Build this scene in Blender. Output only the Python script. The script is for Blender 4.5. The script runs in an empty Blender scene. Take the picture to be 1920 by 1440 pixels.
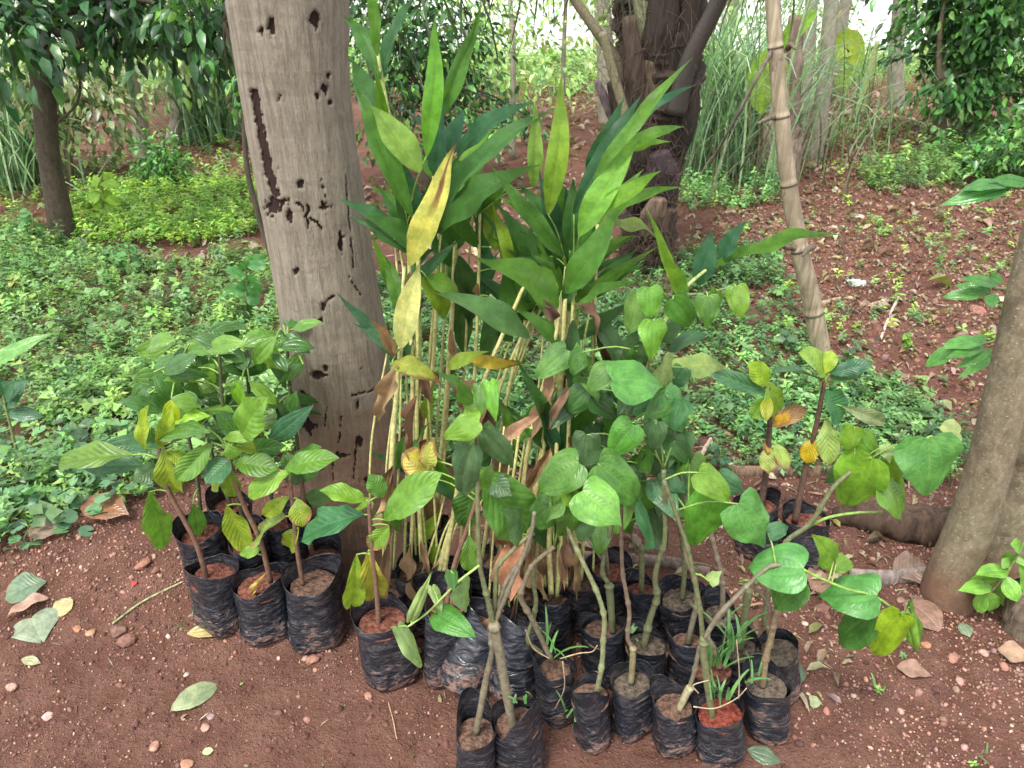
import bpy, math, random
import numpy as np
from mathutils import Vector, Matrix

# ------------------------------------------------------------------ camera, sky, sun, exposure
scene = bpy.context.scene
col = scene.collection
CAM = np.array([0.0, 0.0, 1.6]); PITCH = math.radians(30.0); FPX = 1442.0
cd = bpy.data.cameras.new('camera'); cam = bpy.data.objects.new('camera', cd); col.objects.link(cam)
cam.location = CAM; cam.rotation_euler = (math.radians(90) - PITCH, 0, 0)
cd.sensor_fit = 'HORIZONTAL'; cd.sensor_width = 36.0; cd.lens = 36.0 * FPX / 1920.0
cd.clip_start = 0.02; cd.clip_end = 1000
scene.camera = cam
cd.dof.use_dof = True; cd.dof.focus_distance = 1.9; cd.dof.aperture_fstop = 9.0      # about what a phone lens gives
SUN_EL, SUN_AZ = math.radians(62), math.radians(215)
w = bpy.data.worlds.new('World'); scene.world = w; w.use_nodes = True
nt = w.node_tree; nt.nodes.clear()
sky = nt.nodes.new('ShaderNodeTexSky'); sky.sky_type = 'NISHITA'; sky.sun_disc = False
sky.sun_elevation = SUN_EL; sky.sun_rotation = SUN_AZ
sky.air_density = 1.0; sky.dust_density = 1.5; sky.ozone_density = 1.0
hs = nt.nodes.new('ShaderNodeHueSaturation'); hs.inputs['Saturation'].default_value = 0.10
bg = nt.nodes.new('ShaderNodeBackground'); bg.inputs[1].default_value = 0.15
wo = nt.nodes.new('ShaderNodeOutputWorld')
# the view looks downhill: below the level horizon the sky goes on as the same pale haze
tc = nt.nodes.new('ShaderNodeTexCoord'); sp = nt.nodes.new('ShaderNodeSeparateXYZ'); mxn = nt.nodes.new('ShaderNodeMath'); mxn.operation = 'MAXIMUM'; mxn.inputs[1].default_value = 0.04; cb = nt.nodes.new('ShaderNodeCombineXYZ')
nt.links.new(tc.outputs['Generated'], sp.inputs[0]); nt.links.new(sp.outputs[0], cb.inputs[0]); nt.links.new(sp.outputs[1], cb.inputs[1]); nt.links.new(sp.outputs[2], mxn.inputs[0]); nt.links.new(mxn.outputs[0], cb.inputs[2]); nt.links.new(cb.outputs[0], sky.inputs[0])
nt.links.new(sky.outputs[0], hs.inputs['Color']); nt.links.new(hs.outputs[0], bg.inputs[0]); nt.links.new(bg.outputs[0], wo.inputs[0])
sd = bpy.data.lights.new('sun', 'SUN'); sd.energy = 1.5; sd.angle = math.radians(14); sd.color = (1.0, 0.95, 0.85)
sun = bpy.data.objects.new('sun', sd); col.objects.link(sun)
# direction towards the sun: nishita rotation is measured clockwise from +Y
sx = Vector((math.sin(SUN_AZ) * math.cos(SUN_EL), math.cos(SUN_AZ) * math.cos(SUN_EL), math.sin(SUN_EL)))
sun.rotation_euler = sx.to_track_quat('Z', 'Y').to_euler()
vs = scene.view_settings
scene.display_settings.display_device = 'sRGB'
vs.view_transform = 'Standard'; vs.look = 'None'; vs.gamma = 1.0; vs.use_curve_mapping = False
vs.exposure = 1.68
scene.render.engine = 'CYCLES'
cy = scene.cycles
cy.use_denoising = True
try:
    cy.denoiser = 'OPENIMAGEDENOISE'; cy.denoising_input_passes = 'RGB_ALBEDO_NORMAL'
except Exception:
    pass
cy.max_bounces = 7; cy.diffuse_bounces = 4; cy.glossy_bounces = 2; cy.transmission_bounces = 4; cy.transparent_max_bounces = 4
cy.sample_clamp_indirect = 8; cy.use_adaptive_sampling = True; cy.adaptive_threshold = 0.01
cy.caustics_reflective = False; cy.caustics_refractive = False

rng = np.random.default_rng(7); random.seed(7)

# ------------------------------------------------------------------ geometry of the view -> places in the world
FWD = np.array([0, math.cos(PITCH), -math.sin(PITCH)]); DWN = np.array([0, -math.sin(PITCH), -math.cos(PITCH)])
def ray(px, py):
    return FWD + np.array([(px - 960) / FPX, 0, 0]) + DWN * ((py - 720) / FPX)
def at(px, py, Y):
    d = ray(px, py); return CAM + d * (Y / d[1])
def mpp(P):
    return float(np.dot(np.asarray(P) - CAM, FWD)) / FPX
def _hash(ix, iy, s):
    n = (ix.astype(np.int64) * 374761393 + iy.astype(np.int64) * 668265263 + s * 1442695041) & 0xffffffff
    n = ((n ^ (n >> 13)) * 1274126177) & 0xffffffff
    n = (n ^ (n >> 16)) & 0xffffffff
    return n.astype(np.float64) / 4294967295.0
def n2(x, y, s=0):
    x = np.asarray(x, float); y = np.asarray(y, float)
    x, y = np.broadcast_arrays(x, y)
    ix = np.floor(x); iy = np.floor(y); fx = x - ix; fy = y - iy
    fx = fx * fx * (3 - 2 * fx); fy = fy * fy * (3 - 2 * fy)
    a = _hash(ix, iy, s); b = _hash(ix + 1, iy, s); c = _hash(ix, iy + 1, s); d = _hash(ix + 1, iy + 1, s)
    return (a * (1 - fx) + b * fx) * (1 - fy) + (c * (1 - fx) + d * fx) * fy * 1.0
def fbm(x, y, s=0, o=4):
    t = 0; a = 0.5; x = np.asarray(x, float); y = np.asarray(y, float)
    for k in range(o):
        t = t + a * (n2(x, y, s + k * 17) - 0.5) * 2; x = x * 2.03 + 3.7; y = y * 2.03 + 1.3; a *= 0.5
    return t
def sstep(a, b, x):
    t = np.clip((x - a) / (b - a), 0, 1); return t * t * (3 - 2 * t)
def terrain(x, y):
    x = np.asarray(x, float); y = np.asarray(y, float)
    z = 0.016 * fbm(x * 1.7, y * 1.7, 5) + 0.012 * fbm(x * 6, y * 6, 9) + 0.006 * fbm(x * 19, y * 19, 11, 3)
    till = sstep(0.5, 1.3, x) * sstep(2.2, 3.0, y)
    z = z + till * (0.075 * fbm(x * 1.6, y * 1.9, 21) + 0.04 * fbm(x * 7, y * 7, 23, 4) + 0.03)
    back = sstep(3.0, 4.2, y)
    z = z + back * (0.05 * fbm(x * 0.9, y * 0.9, 31) + 0.02 * fbm(x * 6, y * 6, 33))
    bank = sstep(1.45, 1.75, y + 0.25 * (x + 1.2)) * sstep(-0.45, -0.9, x)
    z = z + 0.05 * bank
    z = z - 0.115 * np.maximum(0, y - 8.5) ** 1.0
    z = z + sstep(4.0, 2.5, y) * (0.004 * fbm(x * 45, y * 45, 51, 3) + 0.005 * np.maximum(0, fbm(x * 85, y * 85, 57, 2)) - .006 * np.maximum(0, fbm(x * 11, y * 11, 59, 3) - .1))
    return z
def gp(px, py):
    d = ray(px, py); z = 0.0
    for _ in range(8):
        t = (z - CAM[2]) / d[2]; p = CAM + d * t
        if p[1] > 200 or t < 0: break
        z = float(terrain(p[0], p[1]))
    p[2] = z; return p
def inpoly(x, y, poly):
    poly = np.asarray(poly); r = np.zeros(x.shape, bool); n = len(poly); j = n - 1
    for i in range(n):
        xi, yi = poly[i]; xj, yj = poly[j]
        c = ((yi > y) != (yj > y)) & (x < (xj - xi) * (y - yi) / (yj - yi + 1e-12) + xi)
        r ^= c; j = i
    return r
def gpoly(pts):
    return [tuple(gp(*p)[:2]) for p in pts]

# ------------------------------------------------------------------ object helpers
def mesh_np(name, V, F, mat=None, uv=None, tint=None, smooth=True):
    """V (n,3), F (m,k) with k 3 or 4; uv (n,2) per vertex; tint (n,3) per vertex"""
    V = np.asarray(V, np.float32); F = np.asarray(F, np.int32)
    me = bpy.data.meshes.new(name); m, k = F.shape
    me.vertices.add(len(V)); me.vertices.foreach_set('co', V.ravel())
    me.loops.add(m * k); me.loops.foreach_set('vertex_index', F.ravel())
    me.polygons.add(m); me.polygons.foreach_set('loop_start', np.arange(0, m * k, k, dtype=np.int32))
    me.polygons.foreach_set('use_smooth', np.full(m, smooth, bool))
    if uv is not None:
        l = me.uv_layers.new(name='uv'); l.data.foreach_set('uv', np.asarray(uv, np.float32)[F.ravel()].ravel())
    if tint is not None:
        tint = np.asarray(tint, np.float32)
        a = me.attributes.new('tint', 'FLOAT_COLOR', 'POINT')
        a.data.foreach_set('color', np.concatenate([tint, np.ones((len(V), 1), np.float32)], 1).ravel())
    me.update(calc_edges=True); me.validate()
    if mat: me.materials.append(mat)
    return me
def link(name, me, parent=None, color=None):
    o = bpy.data.objects.new(name, me); col.objects.link(o)
    if parent is not None:
        o.parent = parent
        o.location = -Vector(parent.location)       # geometry given in world coordinates; the parent is only moved, never turned
    if color is not None: o.color = (*color, 1)
    return o
def thing(name, label, cat, loc, group=None):
    o = bpy.data.objects.new(name, None); col.objects.link(o); o.location = Vector(loc); o.empty_display_size = 0.05
    o['label'] = label; o['category'] = cat
    if group: o['group'] = group
    return o
def tag(o, label, cat, group=None):
    o['label'] = label; o['category'] = cat
    if group: o['group'] = group
    return o
def kind(o, k):
    o['kind'] = k; return o
def catmull(P, n):
    P = [np.asarray(p, float) for p in P]
    if len(P) == 2: return np.array([P[0] + (P[1] - P[0]) * t for t in np.linspace(0, 1, n)])
    Q = [2 * P[0] - P[1]] + P + [2 * P[-1] - P[-2]]; out = []
    for t in np.linspace(0, len(P) - 1, n):
        i = min(int(t), len(P) - 2); f = t - i
        a, b, c, d = Q[i], Q[i + 1], Q[i + 2], Q[i + 3]
        out.append(0.5 * ((2 * b) + (-a + c) * f + (2 * a - 5 * b + 4 * c - d) * f * f + (-a + 3 * b - 3 * c + d) * f ** 3))
    return np.array(out)
def frames(C):
    T = np.gradient(C, axis=0); T /= np.linalg.norm(T, axis=1)[:, None] + 1e-12
    up = np.array([0.0, -1.0, 0.15]); N = np.zeros_like(T)
    for i, t in enumerate(T):
        n = up - t * np.dot(up, t)
        if np.linalg.norm(n) < 1e-3: n = np.array([1.0, 0, 0])
        n /= np.linalg.norm(n); N[i] = n; up = n
    return T, N, np.cross(T, N)
def tube_data(P, R, sides=8, n=None, flat=1.0, cap=True, bumps=None, bump=0.35, noise=0.0, seed=0):
    n = n or max(6, 5 * len(P)); C = catmull(P, n)
    R = np.interp(np.linspace(0, 1, n), np.linspace(0, 1, len(R)), R)
    if bumps is not None:
        L = np.concatenate([[0], np.cumsum(np.linalg.norm(np.diff(C, axis=0), axis=1))]); L /= L[-1]
        for b in bumps: R = R * (1 + bump * np.exp(-((L - b) / 0.012) ** 2))
    T, N, B = frames(C); a = np.linspace(0, 2 * math.pi, sides, endpoint=False)
    rr = R[:, None] * np.ones((1, sides))
    if noise: rr = rr * (1 + noise * fbm(np.arange(n)[:, None] * 0.35 + seed, np.cos(a)[None] * 1.5 + 9 + np.sin(a)[None] * 2.3, seed, 3))
    V = C[:, None] + N[:, None] * (np.cos(a) * flat)[None, :, None] * rr[..., None] + B[:, None] * np.sin(a)[None, :, None] * rr[..., None]
    V = V.reshape(-1, 3); F = []
    i = np.arange(n - 1)[:, None] * sides; j = np.arange(sides)[None]; j2 = (j + 1) % sides
    q = np.stack([i + j, i + j2, i + sides + j2, i + sides + j], -1).reshape(-1, 4)
    F = np.concatenate([q[:, [0, 1, 2]], q[:, [0, 2, 3]]])
    uv = np.stack([np.tile(np.arange(sides) / sides, n), np.repeat(np.linspace(0, 1, n), sides)], 1)
    if cap:
        for ring, c, fl in ((0, C[0], 1), (n - 1, C[-1], 0)):
            k = len(V); V = np.concatenate([V, c[None]]); uv = np.concatenate([uv, [[.5, ring / (n - 1)]]])
            r = ring * sides; jj = np.arange(sides)
            f = np.stack([np.full(sides, k), r + (jj + 1) % sides, r + jj], 1) if fl else np.stack([np.full(sides, k), r + jj, r + (jj + 1) % sides], 1)
            F = np.concatenate([F, f])
    return V, F, uv
def join(parts):
    Vs, Fs, Us, k = [], [], [], 0
    for V, F, U in parts:
        Vs.append(V); Fs.append(F + k); Us.append(U); k += len(V)
    return np.concatenate(Vs), np.concatenate(Fs), np.concatenate(Us)
def tube(name, P, R, mat, parent=None, color=None, **k):
    V, F, U = tube_data(P, R, **k)
    return link(name, mesh_np(name, V, F, mat, U), parent, color)
def scatter(tV, tF, loc, Rm, tint):
    """copies of a template (nv,3),(nf,3) at loc (N,3) with matrices Rm (N,3,3); one joined mesh"""
    N = len(loc); nv = len(tV)
    V = np.einsum('nij,vj->nvi', Rm, tV) + loc[:, None]
    F = tF[None] + (np.arange(N) * nv)[:, None, None]
    return V.reshape(-1, 3), F.reshape(-1, 3), np.repeat(tint, nv, 0)
def rot_random(N, tilt, size, r=rng, aniso=None):
    """random heading, tilted by up to `tilt` radians from lying flat; scale size (N,)"""
    a = r.uniform(0, 2 * math.pi, N); t = r.normal(0, 1, N) * tilt; ro = r.normal(0, 1, N) * tilt
    ca, sa = np.cos(a), np.sin(a); ct, st = np.cos(t), np.sin(t); cr, sr = np.cos(ro), np.sin(ro)
    Z = np.zeros(N); O = np.ones(N)
    Rz = np.stack([np.stack([ca, -sa, Z], -1), np.stack([sa, ca, Z], -1), np.stack([Z, Z, O], -1)], 1)
    Rx = np.stack([np.stack([O, Z, Z], -1), np.stack([Z, ct, -st], -1), np.stack([Z, st, ct], -1)], 1)
    Ry = np.stack([np.stack([cr, Z, sr], -1), np.stack([Z, O, Z], -1), np.stack([-sr, Z, cr], -1)], 1)
    M = Rz @ Rx @ Ry
    return M * np.asarray(size)[:, None, None]
def jit(c, N, v=0.25, r=rng):
    c = np.asarray(c, float)
    return np.clip(c[None] * (1 + r.normal(0, v, (N, 1))) * (1 + r.normal(0, v * 0.35, (N, 3))), 0.004, 0.9)
def pick(cols, N, v=0.2, p=None, r=rng):
    i = r.choice(len(cols), N, p=p); c = np.asarray(cols, float)[i]
    return np.clip(c * (1 + r.normal(0, v, (N, 1))) * (1 + r.normal(0, v * 0.3, (N, 3))), 0.004, 0.9)

# ------------------------------------------------------------------ leaf templates for masses
def leaf_tpl(wd=0.45, fold=0.12, droop=0.12):
    h = wd / 2
    V = np.array([[0, 0, 0], [0, .3, .0], [0, .68, -.02], [0, 1, -droop], [-h, .3, fold * wd], [-h * .8, .65, fold * wd - .02], [h, .3, fold * wd], [h * .8, .65, fold * wd - .02]], float)
    F = np.array([[0, 1, 4], [0, 6, 1], [4, 1, 5], [1, 2, 5], [1, 6, 7], [1, 7, 2], [5, 2, 3], [2, 7, 3]])
    return V, F
def leaf_tpl4(wd=0.45, fold=0.12, droop=0.12):
    h = wd / 2
    V = np.array([[0, 0, 0], [0, .5, 0], [0, 1, -droop], [-h, .42, fold * wd], [h, .42, fold * wd]], float)
    return V, np.array([[0, 1, 3], [0, 4, 1], [3, 1, 2], [1, 4, 2]])
def sprig_tpl(nl, seed, h=1.2, wd=0.5, up=0.5):
    """a little weed: leaves in pairs up a short stalk, unit leaf length"""
    r = np.random.default_rng(seed); LV, LF = leaf_tpl4(wd); Vs, Fs, k = [], [], 0
    for i in range(nl):
        a = i * 2.4 + r.uniform(-.4, .4); zz = h * (0.35 + 0.65 * (i + 1) / nl); s = r.uniform(.7, 1.1)
        e = up * r.uniform(-.3, 1)
        R = np.array(Matrix.Rotation(a, 3, 'Z') @ Matrix.Rotation(e, 3, 'X') @ Matrix.Rotation(r.uniform(-.5, .5), 3, 'Y'))
        Vs.append((LV * s) @ R.T + np.array([0, 0, zz])); Fs.append(LF + k); k += len(LV)
    b = 0.03
    V = np.array([[-b, 0, -.3], [b, 0, -.3], [0, b, -.3], [0, 0, h]]); Vs.append(V); Fs.append(np.array([[0, 1, 3], [1, 2, 3], [2, 0, 3]]) + k)
    return np.concatenate(Vs), np.concatenate(Fs)
def round_tpl(n=9):
    a = np.linspace(0.25, 2 * math.pi - .25, n); V = [[0, 0, 0.0]]
    for t in a: V.append([math.sin(t) * .5, -math.cos(t) * .5, .07 + .04 * math.sin(3 * t)])
    m = len(V)
    for t in a: V.append([math.sin(t) * .28, -math.cos(t) * .28, .055])
    F = []
    for i in range(n - 1):
        F += [[1 + i, 2 + i, m + i + 1], [1 + i, m + i + 1, m + i], [0, m + i, m + i + 1]]
    V = V + [[.012, 0, -1.2], [-.012, 0, -1.2], [0, .012, 0]]; k = len(V)
    F.append([k - 3, k - 2, k - 1])
    return np.array(V, float), np.array(F)[:, ::-1].copy()
def rock_tpl(sub, seed, sq=0.7):
    import bmesh
    bm = bmesh.new(); bmesh.ops.create_icosphere(bm, subdivisions=sub, radius=0.5)
    r = np.random.default_rng(seed); V = np.array([v.co[:] for v in bm.verts]); F = np.array([[v.index for v in f.verts] for f in bm.faces]); bm.free()
    for _ in range(7):
        n = r.normal(size=3); n /= np.linalg.norm(n); d = r.uniform(.28, .42)
        s = V @ n; V = V - np.outer(np.maximum(0, s - d), n) * .9
    V = V * (1 + .1 * fbm(V[:, :1] * 5 + seed, V[:, 1:2] * 5 + V[:, 2:] * 4, seed, 2)); V[:, 2] *= sq
    V[:, 0] *= r.uniform(.8, 1.3)
    return V, F
# ------------------------------------------------------------------ materials
class NB:
    def __init__(s, name):
        s.m = bpy.data.materials.new(name); s.m.use_nodes = True; s.nt = s.m.node_tree; s.nt.nodes.clear()
        s.out = s.nt.nodes.new('ShaderNodeOutputMaterial')
    def n(s, t, **k):
        d = s.nt.nodes.new(t)
        for a, b in k.items(): setattr(d, a, b)
        return d
    def l(s, a, b): s.nt.links.new(a, b)
    def val(s, sock, v):
        if hasattr(v, 'links') or isinstance(v, bpy.types.NodeSocket): s.l(v, sock)
        elif isinstance(v, (tuple, list)) and len(v) == 3 and sock.type == 'RGBA': sock.default_value = (*v, 1)
        else: sock.default_value = v
    def math(s, op, a, b=0.0, c=0.0, clamp=False):
        d = s.n('ShaderNodeMath', operation=op); d.use_clamp = clamp
        s.val(d.inputs[0], a); s.val(d.inputs[1], b); s.val(d.inputs[2], c); return d.outputs[0]
    def mix(s, f, a, b, mode='MIX'):
        d = s.n('ShaderNodeMix', data_type='RGBA', blend_type=mode); s.val(d.inputs[0], f); s.val(d.inputs[6], a); s.val(d.inputs[7], b); return d.outputs[2]
    def step(s, x, a, b):
        d = s.n('ShaderNodeMapRange', interpolation_type='SMOOTHSTEP'); s.val(d.inputs[0], x); d.inputs[1].default_value = a; d.inputs[2].default_value = b
        return d.outputs[0]
    def noise(s, scale, detail=4, rough=.6, vec=None, dist=0.0):
        d = s.n('ShaderNodeTexNoise'); d.inputs['Scale'].default_value = scale; d.inputs['Detail'].default_value = detail; d.inputs['Roughness'].default_value = rough; d.inputs['Distortion'].default_value = dist
        if vec is not None: s.l(vec, d.inputs['Vector'])
        return d.outputs[0]
    def voro(s, scale, vec=None, feature='F1'):
        d = s.n('ShaderNodeTexVoronoi', feature=feature); d.inputs['Scale'].default_value = scale
        if vec is not None: s.l(vec, d.inputs['Vector'])
        return d
    def coord(s, k='Object', scale=None):
        d = s.n('ShaderNodeTexCoord'); v = d.outputs[k]
        if scale is not None:
            m = s.n('ShaderNodeMapping'); m.inputs['Scale'].default_value = scale; s.l(v, m.inputs['Vector']); v = m.outputs[0]
        return v
    def bump(s, h, strength=.5, dist=.01, prev=None):
        d = s.n('ShaderNodeBump'); d.inputs['Strength'].default_value = strength; d.inputs['Distance'].default_value = dist; s.l(h, d.inputs['Height'])
        if prev is not None: s.l(prev, d.inputs['Normal'])
        return d.outputs[0]
    def pbr(s, color, rough=.6, normal=None, spec=.5, link_out=True):
        d = s.n('ShaderNodeBsdfPrincipled'); s.val(d.inputs['Base Color'], color); s.val(d.inputs['Roughness'], rough)
        d.inputs['Specular IOR Level'].default_value = spec
        if normal is not None: s.l(normal, d.inputs['Normal'])
        if link_out: s.l(d.outputs[0], s.out.inputs[0])
        return d.outputs[0]

def leaf_mat(name, veins='pinnate', N=11.0, K=3.2, source='object', rough=.4, transl=.33, vein_mix=.35, bump=.6, back=0.25, spots=True):
    b = NB(name)
    if source == 'object':
        base = b.n('ShaderNodeObjectInfo').outputs['Color']
    else:
        base = b.n('ShaderNodeAttribute', attribute_name='tint').outputs['Color']
    pos = b.n('ShaderNodeNewGeometry')
    nz = b.noise(38, 5, .7, pos.outputs['Position'])
    base = b.mix(b.step(nz, .35, .65), b.mix(1.0, base, (.66, .72, .66), 'MULTIPLY'), b.mix(1.0, base, (1.12, 1.08, 1.0), 'MULTIPLY'))
    normal = None
    if veins:
        sep = b.n('ShaderNodeSeparateXYZ'); b.l(b.coord('UV'), sep.inputs[0]); u, v = sep.outputs[0], sep.outputs[1]
        du = b.math('MULTIPLY', b.math('ABSOLUTE', b.math('SUBTRACT', u, .5)), 2)
        mid = b.math('SUBTRACT', 1, b.step(du, .015, .07))
        if veins == 'pinnate':
            ph = b.math('SUBTRACT', b.math('MULTIPLY', v, N), b.math('MULTIPLY', du, K))
            f = b.math('ABSOLUTE', b.math('SUBTRACT', b.math('FRACT', ph), .5))      # .5 on the vein
            lat = b.step(f, .43, .50) if N < 20 else b.step(f, .2, .5)
            quilt = b.step(f, .1, .5)
        else:                                                                         # veins that run from base to tip
            dv = b.math('ADD', du, b.math('MULTIPLY', b.math('ABSOLUTE', b.math('SUBTRACT', v, .45)), .35))
            f = b.math('ABSOLUTE', b.math('SUBTRACT', b.math('FRACT', b.math('MULTIPLY', dv, N)), .5))
            lat = b.math('MULTIPLY', b.step(f, .42, .49), b.math('SUBTRACT', 1, b.step(v, .6, .95)))
            cr = b.math('ABSOLUTE', b.math('SUBTRACT', b.math('FRACT', b.math('SUBTRACT', b.math('MULTIPLY', v, 13), b.math('MULTIPLY', du, 3))), .5))
            lat = b.math('MAXIMUM', lat, b.math('MULTIPLY', b.step(cr, .42, .5), .35))
            quilt = b.math('MAXIMUM', b.step(f, .12, .5), b.math('MULTIPLY', b.step(cr, .2, .5), .5))
        vein = b.math('MAXIMUM', mid, lat, clamp=True)
        hi = b.mix(1.0, base, (.10, .12, .03), 'ADD')
        base = b.mix(b.math('MULTIPLY', vein, vein_mix), base, hi)
        h = b.math('SUBTRACT', 0, b.math('ADD', quilt, mid))
        h = b.math('ADD', h, b.math('MULTIPLY', nz, .5))
        normal = b.bump(h, bump, .0025)
        # dead margins, per leaf
        dry = b.n('ShaderNodeAttribute', attribute_type='OBJECT', attribute_name='dry').outputs['Fac']
        n3 = b.noise(22, 4, .65, pos.outputs['Position'])
        edge = b.math('ADD', b.math('MULTIPLY', b.math('POWER', du, 2.5), .25), b.math('MULTIPLY', b.math('POWER', v, 3), .28))
        m = b.math('ADD', b.math('ADD', n3, edge), b.math('MULTIPLY', dry, .55))
        m = b.math('MULTIPLY', b.step(m, .98, 1.07), b.step(dry, 0.0, .05))
        stk = b.n('ShaderNodeAttribute', attribute_type='OBJECT', attribute_name='streak').outputs['Fac']
        sm = b.math('SUBTRACT', 1, b.step(b.math('ADD', du, b.math('MULTIPLY', b.math('SUBTRACT', n3, .5), .5)), .12, .34))
        sm = b.math('MAXIMUM', b.math('MULTIPLY', sm, b.step(v, .38, .6)), b.step(b.math('ADD', v, b.math('MULTIPLY', b.math('SUBTRACT', n3, .5), .2)), .86, .93))
        m = b.math('MAXIMUM', m, b.math('MULTIPLY', sm, stk))
        base = b.mix(m, base, b.mix(b.step(n3, .35, .7), (.20, .085, .03), (.34, .21, .09)))
        if spots:
            sp = b.math('SUBTRACT', 1, b.step(b.voro(26, pos.outputs['Position']).outputs[0], .06, .10))
            rnd = b.n('ShaderNodeObjectInfo').outputs['Random']
            sp = b.math('MULTIPLY', sp, b.step(rnd, .45, .75))
            base = b.mix(b.math('MULTIPLY', sp, .55), base, (.16, .12, .04))
    pale = b.mix(.45, base, (.20, .27, .14))
    base = b.mix(b.math('MULTIPLY', pos.outputs['Backfacing'], back * 2), base, pale)
    pr = b.pbr(base, rough, normal, .5, False)
    tr = b.n('ShaderNodeBsdfTranslucent'); b.l(b.mix(1.0, base, (1.25, 1.3, .7), 'MULTIPLY'), tr.inputs[0])
    if normal is not None: b.l(normal, tr.inputs['Normal'])
    mx = b.n('ShaderNodeMixShader'); mx.inputs[0].default_value = transl
    b.l(pr, mx.inputs[1]); b.l(tr.outputs[0], mx.inputs[2]); b.l(mx.outputs[0], b.out.inputs[0])
    return b.m

M = {}
M['blade'] = leaf_mat('ginger_leaf', 'pinnate', 26, 13, rough=.34, vein_mix=.32, bump=.8)
M['heart'] = leaf_mat('heart_leaf', 'long', 2.6, 0, rough=.38, vein_mix=.24, bump=.3)
M['broad'] = leaf_mat('broad_leaf', 'pinnate', 9, 2.6, rough=.40, vein_mix=.22, bump=.38)
M['gloss'] = leaf_mat('glossy_leaf', 'long', 1.6, 0, rough=.24, vein_mix=.4, bump=.35, spots=False)
M['dryleaf'] = leaf_mat('dry_leaf', 'pinnate', 34, 18, rough=.75, transl=.12, vein_mix=.06, bump=.3, back=0, spots=False)
M['mass'] = leaf_mat('leaf_mass', None, source='tint', rough=.42, transl=.3, back=.15)
M['treeleaf'] = leaf_mat('tree_leaf', None, rough=.34, transl=.22, back=.1)
M['massd'] = leaf_mat('dark_leaf_mass', None, source='tint', rough=.34, transl=.22, back=.1)

def soil_mat():
    b = NB('red_soil'); P = b.n('ShaderNodeNewGeometry').outputs['Position']
    big = b.noise(2.3, 6, .68, P, .6); mid = b.noise(9, 6, .65, P); fine = b.noise(70, 5, .7, P); grit = b.noise(260, 3, .7, P)
    c = b.mix(b.step(big, .35, .65), (.152, .071, .051), (.208, .102, .075))
    c = b.mix(b.step(mid, .42, .7), c, (.245, .128, .097))
    c = b.mix(b.math('MULTIPLY', b.step(mid, .45, .25), .7), c, (.115, .050, .035))
    c = b.mix(b.math('MULTIPLY', b.step(fine, .55, .75), .7), c, (.32, .185, .145))
    c = b.mix(b.math('MULTIPLY', b.step(fine, .45, .28), .7), c, (.095, .042, .030))
    v = b.voro(95, P); g = b.math('SUBTRACT', 1, b.step(v.outputs[0], .12, .3))
    sel = b.n('ShaderNodeSeparateXYZ'); b.l(v.outputs[1], sel.inputs[0])
    g = b.math('MULTIPLY', g, b.step(sel.outputs[0], .72, .8))
    c = b.mix(b.math('MULTIPLY', g, .75), c, b.mix(sel.outputs[1], (.32, .18, .13), (.45, .33, .27)))
    h = b.math('ADD', b.math('MULTIPLY', mid, .9), b.math('ADD', b.math('MULTIPLY', fine, .55), b.math('ADD', b.math('MULTIPLY', grit, .25), b.math('MULTIPLY', g, .5))))
    b.pbr(c, b.math('SUBTRACT', .97, b.math('MULTIPLY', g, .2)), b.bump(h, 1.0, .045), .15)
    return b.m
M['soil'] = soil_mat()
def tinted(name, rough=.85, scale=40, bump=.5, dist=.006, spec=.3, src='tint', var=.35, stretch=None):
    b = NB(name)
    base = b.n('ShaderNodeAttribute', attribute_name='tint').outputs['Color'] if src == 'tint' else b.n('ShaderNodeObjectInfo').outputs['Color']
    P = b.coord('Object', stretch) if stretch else b.n('ShaderNodeNewGeometry').outputs['Position']
    n = b.noise(scale, 5, .65, P)
    lo = b.mix(1.0, base, (1 - var,) * 3, 'MULTIPLY'); hi = b.mix(1.0, base, (1 + var,) * 3, 'MULTIPLY')
    c = b.mix(b.step(n, .3, .7), lo, hi)
    b.pbr(c, rough, b.bump(n, bump, dist), spec); return b.m
M['rock'] = tinted('pebble', .8, 60, .5, .003)
M['stem'] = tinted('stem', .55, 90, .5, .002, .4, 'object', .3)
M['wood'] = tinted('weathered_wood', .85, 9, .9, .012, .25, 'object', .45, (6, 6, .8))
M['potsoil'] = tinted('potting_soil', .95, 85, 1.0, .02, .15, 'object', .6)
M['plain'] = tinted('plain', .6, 50, .2, .002, .4, 'object', .15)

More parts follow.
